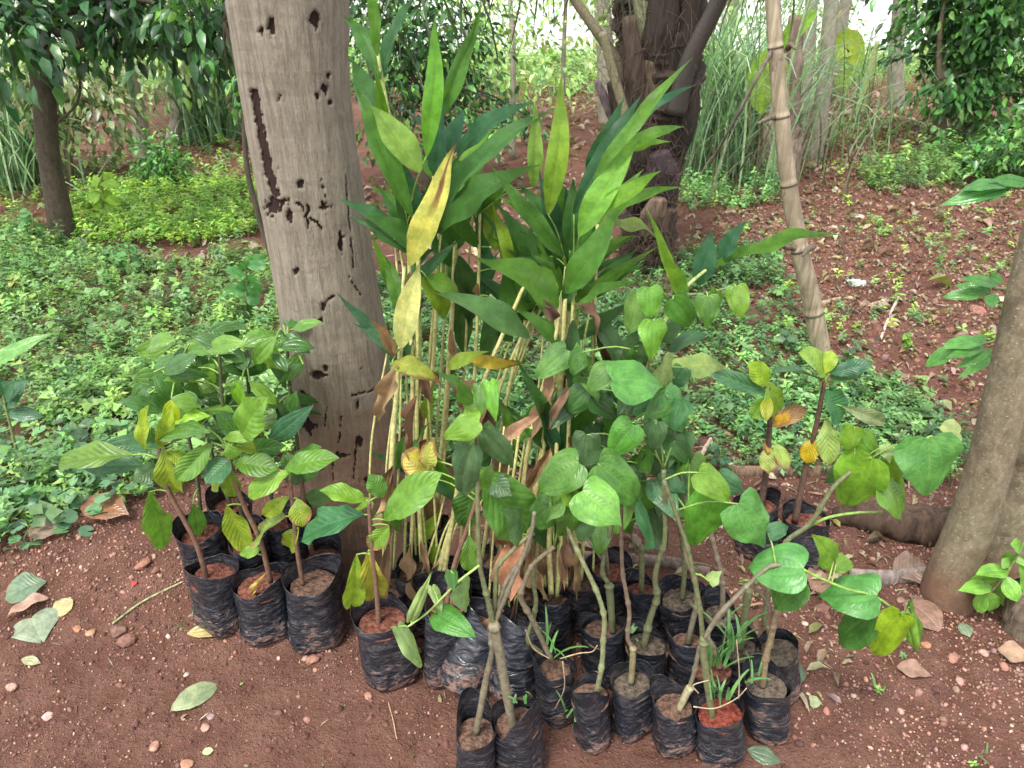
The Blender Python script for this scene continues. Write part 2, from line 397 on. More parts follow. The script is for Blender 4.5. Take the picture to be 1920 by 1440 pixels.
def bag_mat():
    b = NB('black_polythene'); P = b.coord('Object'); oi = b.n('ShaderNodeObjectInfo')
    off = b.n('ShaderNodeVectorMath', operation='ADD'); b.l(P, off.inputs[0])
    cx = b.n('ShaderNodeCombineXYZ'); b.l(b.math('MULTIPLY', oi.outputs['Random'], 37.0), cx.inputs[0]); b.l(cx.outputs[0], off.inputs[1]); P2 = off.outputs[0]
    mp = b.n('ShaderNodeMapping'); mp.inputs['Scale'].default_value = (1, 1, 2.2); sc = b.n('ShaderNodeVectorMath', operation='SCALE'); b.l(P2, sc.inputs[0]); b.l(b.math('ADD', .62, b.math('MULTIPLY', b.math('FRACT', b.math('MULTIPLY', oi.outputs['Random'], 7.31)), .7)), sc.inputs['Scale']); b.l(sc.outputs[0], mp.inputs['Vector'])
    d1 = b.noise(26, 7, .72, mp.outputs[0], .8); d2 = b.noise(120, 4, .7, P2); wr = b.noise(58, 3, .55, mp.outputs[0], 2.2); wr2 = b.noise(21, 2, .45, mp.outputs[0], 1.2)
    wr = b.math('ABSOLUTE', b.math('SUBTRACT', wr, .5)); wr2 = b.math('ABSOLUTE', b.math('SUBTRACT', wr2, .5))
    scr = b.step(wr, .035, .0)
    sep = b.n('ShaderNodeSeparateXYZ'); b.l(b.coord('UV'), sep.inputs[0])
    low = b.math('MULTIPLY', b.math('POWER', b.math('SUBTRACT', 1, sep.outputs[1]), 2.0), .20)
    dirt = b.step(b.math('ADD', b.math('ADD', d1, low), b.math('MULTIPLY', b.math('SUBTRACT', d2, .5), .28)), .62, .72)
    dust = b.step(d1, .42, .70)
    c = b.mix(b.math('MULTIPLY', dust, .32), (.013, .0155, .022), (.12, .12, .13))
    c = b.mix(b.math('MULTIPLY', dirt, .72), c, b.mix(d2, (.15, .062, .042), (.24, .145, .11)))
    rough = b.math('ADD', .22, b.math('ADD', b.math('MULTIPLY', dirt, .45), b.math('MULTIPLY', dust, .18)))
    dn = b.math('SUBTRACT', 1.15, b.math('MULTIPLY', sep.outputs[1], .8)); nrm = b.bump(b.math('MULTIPLY', wr2, dn), .55, .028); nrm = b.bump(b.math('MULTIPLY', wr, dn), .3, .008, nrm)
    c = b.mix(b.math('MULTIPLY', b.math('MULTIPLY', scr, b.step(d1, .48, .62)), .3), c, (.2, .17, .16))
    b.pbr(c, rough, nrm, .45); return b.m
M['bag'] = bag_mat()

def trunk_mat(name, c1, c2, c3, mud=None, mudz=(0.0, .4), streak=(34, 34, 3.2), ring=True, bump=.9, lichen=(.38, .35, .30)):
    b = NB(name); P = b.coord('Object')
    mp = b.n('ShaderNodeMapping'); mp.inputs['Scale'].default_value = streak; b.l(P, mp.inputs['Vector'])
    st = b.noise(2.6, 9, .78, mp.outputs[0], .2); blotch = b.noise(5, 5, .6, P, .5); fine = b.noise(90, 4, .7, P)
    c = b.mix(b.step(st, .36, .64), c1, c2)
    c = b.mix(b.math('MULTIPLY', b.step(blotch, .5, .72), .6), c, c3)
    c = b.mix(b.math('MULTIPLY', b.step(fine, .5, .72), .35), c, c1); c = b.mix(b.math('MULTIPLY', b.step(fine, .48, .3), .3), c, lichen)
    c = b.mix(b.math('MULTIPLY', b.step(st, .62, .75), .5), c, lichen)
    mf = b.n('ShaderNodeMapping'); mf.inputs['Scale'].default_value = tuple(x * 6.5 for x in streak); b.l(P, mf.inputs['Vector'])
    fb = b.noise(1.7, 5, .75, mf.outputs[0], .4)
    c = b.mix(b.math('MULTIPLY', b.step(fb, .54, .70), .38), c, b.mix(1.0, c1, (.6, .55, .5), 'MULTIPLY')); c = b.mix(b.math('MULTIPLY', b.step(fb, .44, .28), .3), c, lichen)
    h = b.math('ADD', b.math('ADD', st, b.math('MULTIPLY', fb, .5)), b.math('MULTIPLY', fine, .25))
    if not ring:                                                           # pale breathing pores and hairline cracks
        ml = b.n('ShaderNodeMapping'); ml.inputs['Scale'].default_value = (70, 70, 120); b.l(P, ml.inputs['Vector'])
        vo = b.voro(1.0, ml.outputs[0]); se = b.n('ShaderNodeSeparateXYZ'); b.l(vo.outputs[1], se.inputs[0])
        lp = b.math('MULTIPLY', b.math('SUBTRACT', 1, b.step(vo.outputs[0], .12, .28)), b.step(se.outputs[0], .62, .7))
        c = b.mix(b.math('MULTIPLY', lp, .6), c, lichen); h = b.math('ADD', h, b.math('MULTIPLY', lp, .25))
        mk = b.n('ShaderNodeMapping'); mk.inputs['Scale'].default_value = (9, 9, 60); b.l(P, mk.inputs['Vector']); kn = b.noise(1.3, 4, .6, mk.outputs[0], .5)
        ck = b.step(kn, .70, .76); c = b.mix(b.math('MULTIPLY', ck, .7), c, b.mix(1.0, c1, (.4, .36, .33), 'MULTIPLY')); h = b.math('SUBTRACT', h, b.math('MULTIPLY', ck, .5))
    if ring:
        mr = b.n('ShaderNodeMapping'); mr.inputs['Scale'].default_value = (1.2, 1.2, 11); b.l(P, mr.inputs['Vector'])
        rg = b.noise(1.5, 4, .55, mr.outputs[0], .35)
        c = b.mix(b.math('MULTIPLY', b.step(rg, .54, .72), .28), c, (.12, .095, .08))
        c = b.mix(b.math('MULTIPLY', b.step(rg, .42, .28), .2), c, lichen)
        h = b.math('ADD', h, b.math('MULTIPLY', rg, .6))
    if mud:
        sp = b.n('ShaderNodeSeparateXYZ'); b.l(b.n('ShaderNodeNewGeometry').outputs['Position'], sp.inputs[0])
        mz = b.math('ADD', sp.outputs[2], b.math('MULTIPLY', b.math('SUBTRACT', blotch, .5), .5))
        c = b.mix(b.math('MULTIPLY', b.math('SUBTRACT', 1, b.step(mz, *mudz)), .85), c, b.mix(st, mud, tuple(x * 1.9 for x in mud)))
    sc = b.n('ShaderNodeAttribute', attribute_name='tint').outputs['Fac']
    c = b.mix(b.step(sc, .25, .7), c, b.mix(fine, (.018, .009, .008), (.05, .026, .02)))
    b.pbr(c, .88, b.bump(h, bump, .012), .25); return b.m
M['bigtrunk'] = trunk_mat('big_trunk_bark', (.185, .158, .122), (.335, .292, .228), (.26, .222, .172), mud=(.15, .088, .058), mudz=(.25, .72))
M['bark'] = trunk_mat('smooth_bark', (.12, .095, .06), (.21, .175, .115), (.15, .14, .085), mud=(.11, .058, .038), mudz=(.02, .30), streak=(16, 16, 7), ring=False, bump=.55)
M['darkbark'] = trunk_mat('dark_bark', (.05, .038, .028), (.10, .078, .055), (.075, .06, .045), streak=(14, 14, 5), ring=False, bump=.7, lichen=(.12, .1, .08))
M['palebark'] = trunk_mat('pale_bark', (.20, .18, .14), (.36, .33, .27), (.27, .25, .19), streak=(14, 14, 5), ring=True, bump=.5)
M['palmbark'] = trunk_mat('palm_bark', (.026, .019, .016), (.075, .052, .038), (.045, .032, .027), streak=(30, 30, 4), ring=False, bump=1.0, lichen=(.15, .11, .08))
def bamboo_mat():
    b = NB('bamboo_culm'); P = b.coord('Object'); mp = b.n('ShaderNodeMapping'); mp.inputs['Scale'].default_value = (40, 40, 1.2); b.l(P, mp.inputs['Vector'])
    s = b.noise(1.4, 6, .65, mp.outputs[0]); bl = b.noise(6, 5, .6, P)
    c = b.mix(b.step(s, .3, .7), (.15, .12, .08), (.36, .30, .21)); c = b.mix(b.math('MULTIPLY', b.step(bl, .48, .62), .6), c, (.16, .125, .085)); c = b.mix(b.math('MULTIPLY', b.step(b.noise(19, 6, .7, P), .58, .66), .7), c, (.10, .08, .06))
    ring = b.n('ShaderNodeAttribute', attribute_name='tint').outputs['Fac']
    c = b.mix(b.step(ring, .3, .8), c, (.06, .045, .035))
    b.pbr(c, .6, b.bump(s, .5, .006), .3); return b.m
M['bamboo'] = bamboo_mat()
# ------------------------------------------------------------------ ground
def build_ground():
    y1 = np.arange(0.35, 3.2, 0.0115); st = 0.0115; ys = list(y1)
    while ys[-1] < 140:
        st = min(st * 1.025, 6.0); ys.append(ys[-1] + st)
    ys = np.array([-90.0, -40, -15, -6, -2.0, -1.0, -.3, 0.1] + ys)
    xs = [0.0]; st = 0.011
    while xs[-1] < 90:
        if xs[-1] > 1.3: st = min(st * 1.03, 6.0)
        xs.append(xs[-1] + st)
    xs = np.array(xs); xs = np.concatenate([-xs[:0:-1], xs])
    X, Y = np.meshgrid(xs, ys); Z = terrain(X, Y)
    nx, ny = len(xs), len(ys); V = np.stack([X, Y, Z], -1).reshape(-1, 3)
    i = np.arange(ny - 1)[:, None] * nx; j = np.arange(nx - 1)[None]
    F = np.stack([i + j, i + j + 1, i + nx + j + 1, i + nx + j], -1).reshape(-1, 4)
    return kind(link('ground', mesh_np('ground', V, F, M['soil'])), 'structure')
build_ground()

def sample_ground(poly, dens, r=rng, maxy=60):
    """points on the ground inside a polygon (world XY) with dens(x, y) per square metre"""
    poly = np.asarray(poly); lo = poly.min(0); hi = poly.max(0); A = (hi - lo).prod(); dm = dens if np.isscalar(dens) else None
    top = dm if dm else dens(None, None)
    N = int(A * top); x = r.uniform(lo[0], hi[0], N); y = r.uniform(lo[1], hi[1], N)
    k = inpoly(x, y, poly); x, y = x[k], y[k]
    if not dm:
        k = r.uniform(0, 1, len(x)) < dens(x, y) / top; x, y = x[k], y[k]
    return np.stack([x, y, terrain(x, y)], -1)
def stuff(name, V, F, T, mat):
    return kind(link(name, mesh_np(name, V, F, mat, tint=T)), 'stuff')
def mass(name, tpls, pts, size, tint, mat, tilt=.25, zoff=0.0, patch=0.0):
    Vs, Fs, Ts, k = [], [], [], 0
    which = rng.integers(0, len(tpls), len(pts))
    for t, (tV, tF) in enumerate(tpls):
        s = which == t; n = s.sum()
        if not n: continue
        L = pts[s].copy(); L[:, 2] += zoff
        V, F, T = scatter(tV, tF, L, rot_random(n, tilt, size[s]), tint[s]); Vs.append(V); Fs.append(F + k); Ts.append(T); k += len(V)
    Ts = [np.clip(np.concatenate(Ts) * (1 + patch * fbm(np.concatenate(Vs)[:, 0] * 1.7, np.concatenate(Vs)[:, 1] * 1.7, 123, 3))[:, None] * np.array([1 + patch * .4 * 0, 1, 1]), .004, .9)] if patch else Ts
    return stuff(name, np.concatenate(Vs), np.concatenate(Fs), np.concatenate(Ts), mat)

# gravel, clods, litter
ROCK = [rock_tpl(1, s) for s in range(6)]; ROCK2 = [rock_tpl(2, s + 20, .6) for s in range(5)]
near_poly = [(-1.5, .7), (1.5, .7), (2.3, 2.5), (-2.2, 2.0)]
def gd(x, y):
    if x is None: return 13000
    a = np.clip(.16 + 1.1 * fbm(x * 2.1, y * 2.1, 71, 3), .06, 1)
    a = np.maximum(a, 1.0 * np.exp(-((y - (1.50 - .12 * x)) / .2) ** 2) * (x < -.35))
    a = np.maximum(a, 1.0 * sstep(.45, .75, x) * np.clip(.55 + fbm(x * 3, y * 3, 73, 3), .25, 1))
    return 13000 * a
pts = sample_ground(near_poly, gd); N = len(pts)
sz = np.clip(rng.lognormal(math.log(.0034), .55, N), .0018, .016)
RC = [(.25, .13, .10), (.31, .18, .14), (.19, .095, .075), (.32, .20, .155), (.27, .15, .10), (.14, .068, .054), (.36, .27, .22)]
sz = sz * (1 + .55 * sstep(.45, .8, pts[:, 0]) + .35 * (pts[:, 0] < -.35) * (pts[:, 1] > 1.35))
mass('gravel', ROCK, pts, sz, pick(RC, N, .2, [.22, .2, .2, .1, .12, .12, .04]), M['rock'], .8, .0012)
pts = sample_ground(near_poly, 2600); N = len(pts)
mass('soil_crumbs', ROCK, pts, np.clip(rng.lognormal(math.log(.006), .6, N), .003, .03), pick([(.10, .045, .036), (.14, .066, .052), (.075, .034, .028)], N, .15), M['rock'], .9, -.0006)
till_poly = gpoly([(1395, 330), (1600, 215), (1940, 260), (2150, 380), (2150, 900), (1800, 900), (1560, 760), (1400, 560), (1330, 420)])
N0 = sample_ground(till_poly, 2100); N = len(N0)
sz = np.clip(rng.lognormal(math.log(.0135), .55, N), .006, .07)
CL = [(.13, .058, .042), (.18, .085, .062), (.095, .042, .032), (.22, .11, .082), (.26, .16, .13)]
mass('soil_clods', ROCK, N0, sz, pick(CL, N, .2, [.34, .3, .18, .12, .06]), M['rock'], .9, .0)
left_path = gpoly([(-60, 255), (480, 235), (480, 510), (300, 520), (-60, 480)])
far_path = gpoly([(1000, 170), (1780, 170), (1800, 300), (1000, 420), (880, 420)])
mid_poly = gpoly([(640, 330), (1300, 330), (1350, 700), (640, 700)])
LIT = [(.30, .20, .15), (.22, .13, .10), (.38, .30, .24), (.15, .08, .06), (.33, .22, .19), (.26, .24, .10), (.42, .36, .28)]
for nm, pl, de, s0 in (('leaf_litter', till_poly, 950, .027), ('dry_litter', left_path, 200, .055), ('path_litter', far_path, 130, .06), ('fallen_litter', mid_poly, 260, .045)):
    p = sample_ground(pl, de); n = len(p)
    mass(nm, [leaf_tpl(.4, .3, .3), leaf_tpl(.6, .5, .2), leaf_tpl(.12, .2, .1)], p, np.clip(rng.lognormal(math.log(s0), .45, n), .015, .14), pick(LIT, n, .25), M['mass'], .35, .012)
p = sample_ground([(-1.2, .9), (1.5, .9), (2.0, 2.3), (.3, 2.3), (-2, 2.2)], 60); n = len(p)
mass('bits_of_litter', [leaf_tpl(.4, .3, .3), leaf_tpl(.1, .2, .1), leaf_tpl(.07, .1, .2)], p, np.clip(rng.lognormal(math.log(.016), .5, n), .008, .06), pick(LIT + [(.16, .24, .06)], n, .25), M['mass'], .3, .004)

# ------------------------------------------------------------------ ground cover
SP = [sprig_tpl(7, 1, 1.5, .5), sprig_tpl(9, 2, 2.0, .45), sprig_tpl(6, 3, 1.2, .6, .3), sprig_tpl(10, 4, 2.6, .42)]
SPT = [sprig_tpl(12, 5, 4.0, .4), sprig_tpl(14, 6, 5.0, .45)]
GR = [(.17, .32, .10), (.22, .40, .125), (.125, .25, .09), (.28, .45, .12), (.16, .31, .125)]
lc = gpoly([(-160, 1040), (40, 1035), (170, 960), (330, 930), (470, 880), (600, 880), (640, 760), (620, 560), (560, 500), (480, 480), (330, 500), (200, 480), (60, 440), (-300, 400), (-500, 700)])
def dl(x, y):
    if x is None: return 4200
    return 4200 * np.clip(.72 + 1.7 * fbm(x * 1.4, y * 1.4, 81, 3), .25, 1) * sstep(0, .4, y - 1.25)
p = sample_ground(lc, dl); n = len(p)
mass('low_weeds', SP, p, np.clip(rng.lognormal(math.log(.0205), .32, n), .010, .045) * (1 + .5 * fbm(p[:, 0] * 2, p[:, 1] * 2, 3)), pick(GR, n, .25), M['mass'], .32, .012, patch=.3)
p = sample_ground([(-.25, 1.25), (.75, 1.25), (1.35, 1.6), (1.5, 2.5), (-.1, 2.5)], 700); n = len(p)
mass('withered_litter', [leaf_tpl(.4, .3, .3), leaf_tpl(.15, .3, .2), leaf_tpl(.08, .2, .3)], p, np.clip(rng.lognormal(math.log(.035), .5, n), .012, .11), pick(LIT, n, .25), M['mass'], .4, .01)
BIGW = [sprig_tpl(6, 8, 1.6, .62, .4), sprig_tpl(5, 9, 1.2, .8, .3)]
p = sample_ground(lc, 70); n = len(p)
mass('broad_weeds', BIGW, p, rng.uniform(.035, .06, n), pick(GR, n, .25), M['mass'], .3, .02)
p = sample_ground(lc, 170); n = len(p)
mass('taller_weeds', SPT, p, rng.uniform(.02, .036, n), pick(GR, n, .22), M['mass'], .25, .01, patch=.3)
pw = gpoly([(-120, 850), (120, 835), (300, 850), (335, 900), (250, 965), (150, 1010), (60, 1040), (-120, 1060)])
p = sample_ground(pw, 900); n = len(p); p[:, 2] += np.clip(rng.normal(.06, .03, n), .012, .13)
mass('pennywort', [round_tpl()], p, rng.uniform(.026, .052, n), pick([(.11, .25, .13), (.14, .31, .145), (.085, .21, .12)], n, .18), M['mass'], .3)
BR = [(.34, .56, .08), (.27, .50, .09), (.42, .62, .11), (.20, .40, .09)]  # lime weed tints, brightened to paint in the sunlight on the left patch
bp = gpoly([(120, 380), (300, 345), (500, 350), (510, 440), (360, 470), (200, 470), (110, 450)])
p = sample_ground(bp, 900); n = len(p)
mass('sun_tinted_lime_weeds', SP + SPT[:1], p, rng.uniform(.022, .045, n), pick(BR, n, .2), M['mass'], .25, .01)
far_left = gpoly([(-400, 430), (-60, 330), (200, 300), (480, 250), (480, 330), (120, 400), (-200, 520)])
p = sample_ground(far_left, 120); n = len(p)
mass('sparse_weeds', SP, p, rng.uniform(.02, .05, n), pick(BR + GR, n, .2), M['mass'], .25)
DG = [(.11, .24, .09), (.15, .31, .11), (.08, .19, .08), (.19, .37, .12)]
mc = gpoly([(640, 700), (700, 520), (900, 560), (1180, 500), (1450, 470), (1490, 600), (1560, 680), (1700, 740), (1810, 830), (1800, 930), (1640, 900), (1250, 880), (900, 880), (640, 860)])
def dm_(x, y):
    if x is None: return 2300
    return 2300 * np.clip(.7 + 1.6 * fbm(x * 1.8, y * 1.8, 91, 3), .2, 1)
p = sample_ground(mc, dm_); n = len(p)
mass('shaded_weeds', SP, p, rng.uniform(.014, .030, n), pick(DG, n, .25), M['mass'], .35, .012, patch=.4)
p = sample_ground(mc, 60); n = len(p)
mass('broad_shaded_weeds', BIGW, p, rng.uniform(.03, .055, n), pick(DG, n, .25), M['mass'], .35, .02)
p = sample_ground(mc, 90); n = len(p)
mass('tall_shaded_weeds', SPT, p, rng.uniform(.02, .034, n), pick(DG, n, .2), M['mass'], .25, .01)
rb = gpoly([(1240, 320), (1440, 330), (1480, 390), (1300, 395), (1230, 380)])
p = sample_ground(rb, 500); n = len(p)
mass('green_weed_patch', SP + SPT, p, rng.uniform(.022, .045, n), pick([(.2, .43, .15), (.26, .5, .17), (.15, .33, .13)], n, .2), M['mass'], .25, .01)
rp = gpoly([(1600, 330), (1740, 290), (1990, 270), (2000, 340), (1800, 360), (1640, 370)])
p = sample_ground(rp, 420); n = len(p)
mass('weed_strip', SP + SPT, p, rng.uniform(.025, .05, n), pick(GR, n, .2), M['mass'], .25, .01)
p = sample_ground(till_poly, lambda x, y: 110 if x is None else 110 * np.clip(.3 + 1.6 * fbm(x * 1.2, y * 1.2, 95, 3), .05, 1)); n = len(p)
mass('sprouting_weeds', SP, p, rng.uniform(.02, .04, n), pick(GR + BR, n, .2), M['mass'], .25)
p = sample_ground([(.45, 1.0), (1.5, 1.0), (2.2, 2.4), (.6, 1.6)], 26); n = len(p)
mass('seedling_weeds', SP[:3], p, rng.uniform(.010, .02, n), pick(GR, n, .2), M['mass'], .3)

# blades of grass: arching strips
def blade_strip(P, L, az, lean, wd, r, seg=7, curl=1.5):
    t = np.linspace(0, 1, seg); d = np.array([math.cos(az), math.sin(az), 0]); s = np.array([-d[1], d[0], 0])
    ang = lean + curl * t ** 1.6; st = L / (seg - 1)
    hx = np.concatenate([[0], np.cumsum(np.sin(ang[:-1]) * st)]); hz = np.concatenate([[0], np.cumsum(np.cos(ang[:-1]) * st)])
    C = P + d * hx[:, None] + np.array([0, 0, 1.0]) * hz[:, None]
    wv = wd * np.sqrt(np.maximum(0.0, 1 - t)) * (0.6 + .4 * np.minimum(1, t * 4))
    V = np.stack([C - s * wv[:, None] / 2, C + s * wv[:, None] / 2], 1).reshape(-1, 3)
    i = np.arange(seg - 1) * 2
    return V, np.concatenate([np.stack([i, i + 1, i + 3], 1), np.stack([i, i + 3, i + 2], 1)])
def clump(name, label, cat, base, n, L, spread, wd, cols, curl=1.5, lean=.5, group=None, seed=0, mat='mass'):
    r = np.random.default_rng(seed); Vs, Fs, Ts, k = [], [], [], 0
    for _ in range(n):
        o = r.normal(0, spread, 2); P = np.array([base[0] + o[0], base[1] + o[1], base[2] - .02])
        V, F = blade_strip(P, L * r.uniform(.55, 1.1), r.uniform(0, 6.283), abs(r.normal(0, lean)) * .7, wd * r.uniform(.6, 1.2), r, curl=curl * r.uniform(.4, 1.3))
        c = pick(cols, 1, .2, r=r); Vs.append(V); Fs.append(F + k); Ts.append(np.repeat(c, len(V), 0)); k += len(V)
    o = link(name, mesh_np(name, np.concatenate(Vs), np.concatenate(Fs), M[mat], tint=np.concatenate(Ts)))
    V0 = Vector(base); me = o.data; me.transform(Matrix.Translation(-V0)); o.location = V0
    return tag(o, label, cat, group)
BG = [(.19, .34, .20), (.27, .44, .28), (.36, .50, .33), (.12, .22, .12)]
clump('grass_clump', 'tall blue-green grass clump with drooping blades behind the bamboo pole', 'grass clump', gp(1345, 318), 420, 1.9, .24, .017, BG, 2.0, .4, seed=1)
clump('grass_clump', 'second tall blue-green grass clump close against the dark palm trunk', 'grass clump', gp(1410, 285), 80, 1.7, .28, .016, BG, 1.9, .35, seed=2)
clump('dry_grass_skirt', 'grey dead grass hanging round the foot of the tall clump', 'grass clump', gp(1370, 322), 260, .8, .3, .016, [(.16, .15, .11), (.22, .2, .15), (.1, .1, .07)], 1.6, .5, seed=3)
clump('grass_clump', 'fountain-shaped pale grass clump on the path edge left of the big trunk', 'grass clump', gp(395, 262), 380, 1.0, .12, .02, BG, 1.9, .5, seed=4)
clump('grass_clump', 'weeping bluish grass clump at the left edge behind the small tree', 'grass clump', gp(25, 345), 420, 1.1, .18, .02, BG, 1.9, .55, seed=5)
for i, (x, y, n, L) in enumerate([(1600, 282, 16, 1.3), (1660, 262, 12, 1.3), (1560, 300, 14, 1.4)]):
    clump('arching_grass', ['sparse long grass arching over the red path behind the bamboo', 'thin tuft of long grass on the far red path by the right shrub', 'thin upright grass tuft at the foot of the slim leaning pale trunk'][i], 'grass clump', gp(x, y), n, L, .22, .016, [(.14, .28, .10), (.18, .3, .14)], 1.7, .5, 'thin grass tufts on the far path', seed=10 + i)
for i, (x, y) in enumerate([(362, 1168), (620, 1205), (1850, 1428), (1650, 1300)]):
    clump('grass_sprout', ['little green grass sprout beside the leftmost black bag', 'tiny grass sprout between the third and fourth left bags', 'small grass tuft at the bottom right corner of the soil', 'small broad sprout on the bare soil right of the bags'][i], 'grass sprout', gp(x, y), 7, .07, .008, .008, [(.12, .25, .07)], 1.6, .6, 'grass sprouts on the soil', seed=20 + i)

# ------------------------------------------------------------------ trees and shrubs
LT = [leaf_tpl(.42, .12, .15), leaf_tpl(.5, .2, .1), leaf_tpl(.36, .1, .25)]
def cloud(centres, radii, n, size, cols, seed, hang=.6, shell=.55, pp=None, var=.3):
    r = np.random.default_rng(seed); c = np.asarray(centres, float); R = np.asarray(radii, float)
    if R.ndim == 1: R = np.repeat(R[:, None], 3, 1)
    wgt = (R.prod(1)) ** .67; wgt /= wgt.sum(); i = r.choice(len(c), n, p=wgt)
    d = r.normal(size=(n, 3)); d /= np.linalg.norm(d, axis=1)[:, None]; rad = r.uniform(0, 1, n) ** shell
    P = c[i] + d * rad[:, None] * R[i]
    # uneven: thin the cloud where a noise field is low
    k = n2(P[:, 0] * 3.1 / R.mean() * .6, P[:, 2] * 3.1 / R.mean() * .6 + P[:, 1] * 2, seed) > .30; P = P[k]; d = d[k]; n = len(P)
    # leaf axis outward and drooping
    ax = d + r.normal(0, .6, (n, 3)); ax[:, 2] -= hang; ax /= np.linalg.norm(ax, axis=1)[:, None]
    up = np.array([0, 0, 1.0]) + r.normal(0, .5, (n, 3)); s = np.cross(ax, up); s /= np.linalg.norm(s, axis=1)[:, None]; nn = np.cross(s, ax)
    Rm = np.stack([s, ax, nn], -1) * (size * r.uniform(.6, 1.2, n))[:, None, None]
    return P, Rm, pick(cols, n, var, pp, r)
LSINGLE = [mesh_np('tree_leaf', V_, F_, M['treeleaf']) for V_, F_ in LT]
def cloud_mesh(*a, **k):
    return cloud_join(*cloud(*a, **k))
def cloud_join(P, Rm, T):
    Vs, Fs, Ts, kk = [], [], [], 0; w_ = rng.integers(0, 3, len(P))
    for t in range(3):
        s = w_ == t
        V, F, TT = scatter(*LT[t], P[s], Rm[s], T[s]); Vs.append(V); Fs.append(F + kk); Ts.append(TT); kk += len(V)
    return np.concatenate(Vs), np.concatenate(Fs), np.concatenate(Ts)
def limbs(base, centres, r0, seed, fork=.55):
    """a few limbs from a trunk point to the crown blobs"""
    r = np.random.default_rng(seed); out = []
    for c in centres:
        c = np.asarray(c); m = base + (c - base) * .5 + r.normal(0, .08, 3) * np.linalg.norm(c - base)
        out.append(tube_data([base, m, c], [r0, r0 * .6, r0 * .15], 6, 10))
    return out
def tree(name, label, cat, trunk, R, mat, centres, radii, n, size, cols, seed, group=None, leafmat='massd', single=0, limb_r=None, hang=.6, sides=14, var=.3, shell=.55, noise=.12, start=-1):
    t = thing(name, label, cat, trunk[0], group)
    V, F, U = tube_data(trunk, R, sides, max(24, 8 * len(trunk)), noise=noise, seed=seed)
    link('trunk', mesh_np('trunk', V, F, M[mat], U), t)
    if limb_r:
        for a in limbs(np.asarray(trunk[start]), centres, limb_r, seed):
            link('branch', mesh_np('branch', *a[:2], M[mat], a[2]), t)
    if n:
        Pc, Rc, Tc = cloud(centres, radii, n, size, cols, seed, hang=hang, var=var, shell=shell)
        if single:
            q = Pc - CAM; dp = q @ FWD; ux, uy = q[:, 0] / dp * FPX + 960, (q @ DWN) / dp * FPX + 720
            sc_ = np.linalg.norm(Rc[:, :, 1], axis=1) / dp * ((ux > 0) & (ux < 1920) & (uy > 0) & (uy < 1440)); idx = np.argsort(-sc_)[:single]
            for ii in idx:
                o = bpy.data.objects.new('leaf', LSINGLE[ii % 3]); col.objects.link(o); o.parent = t
                o.matrix_basis = Matrix.Translation(Vector(Pc[ii]) - t.location) @ Matrix(Rc[ii].tolist()).to_4x4(); o.color = (*Tc[ii], 1)
            kp = np.ones(len(Pc), bool); kp[idx] = False; Pc, Rc, Tc = Pc[kp], Rc[kp], Tc[kp]
        V, F, T = cloud_join(Pc, Rc, Tc)
        link('crown', mesh_np('crown', V, F, M[leafmat], tint=T), t)
    return t
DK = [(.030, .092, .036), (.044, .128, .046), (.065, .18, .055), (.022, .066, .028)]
MD = [(.07, .20, .055), (.11, .28, .07), (.05, .14, .05), (.17, .37, .08)]
LG = [(.34, .56, .16), (.44, .66, .24), (.26, .46, .14), (.52, .68, .34)]
OL = [(.18, .26, .10), (.26, .34, .14), (.12, .18, .075), (.36, .42, .25)]

# the dark tree on the left
b0 = gp(122, 452); Yt = b0[1]
tr = [b0 - [0, 0, .05], at(108, 380, Yt), at(92, 300, Yt), at(82, 180, Yt), at(68, 40, Yt), at(66, -60, Yt)]
cs = [at(60, -20, Yt), at(230, 10, Yt - .1), at(370, 30, Yt - .2), at(-60, 60, Yt), at(120, -150, Yt), at(330, -120, Yt + .1), at(-150, -60, Yt - .3), at(440, 60, Yt + .2), at(260, 70, Yt), at(20, 60, Yt - .5), at(390, 80, Yt + .1)]
rs = [.45, .40, .33, .4, .6, .6, .6, .28, .24, .28, .2]
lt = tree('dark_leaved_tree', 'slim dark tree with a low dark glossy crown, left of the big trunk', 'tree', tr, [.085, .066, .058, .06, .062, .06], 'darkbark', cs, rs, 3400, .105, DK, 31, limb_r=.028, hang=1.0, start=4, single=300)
tube('branch', [at(75, 110, Yt), at(110, 92, Yt - .05), at(150, 85, Yt - .1), at(190, 60, Yt - .15)], [.03, .022, .018, .012], M['darkbark'], lt)
tube('branch', [at(100, 235, Yt), at(140, 200, Yt - .03), at(150, 160, Yt - .05), at(140, 110, Yt), at(80, 40, Yt)], [.007, .007, .006, .006, .006], M['darkbark'], lt)
# the finer leaved shrub that leans in beside the big trunk
yb = 3.3; bb = gp(500, 690)
tree('small_leaved_shrub', 'fine-leaved bright green shrub pressing against the left side of the big trunk', 'shrub', [np.array([bb[0], yb, 0]), at(470, 350, yb), at(455, 180, yb), at(420, 40, yb)], [.014, .012, .01, .006], 'darkbark',
     [at(430, 40, yb), at(450, 120, yb), at(390, 20, yb), at(462, 190, yb + .1), at(410, -70, yb)], [.19, .13, .18, .08, .3], 1900, .05, MD, 32, limb_r=.006)
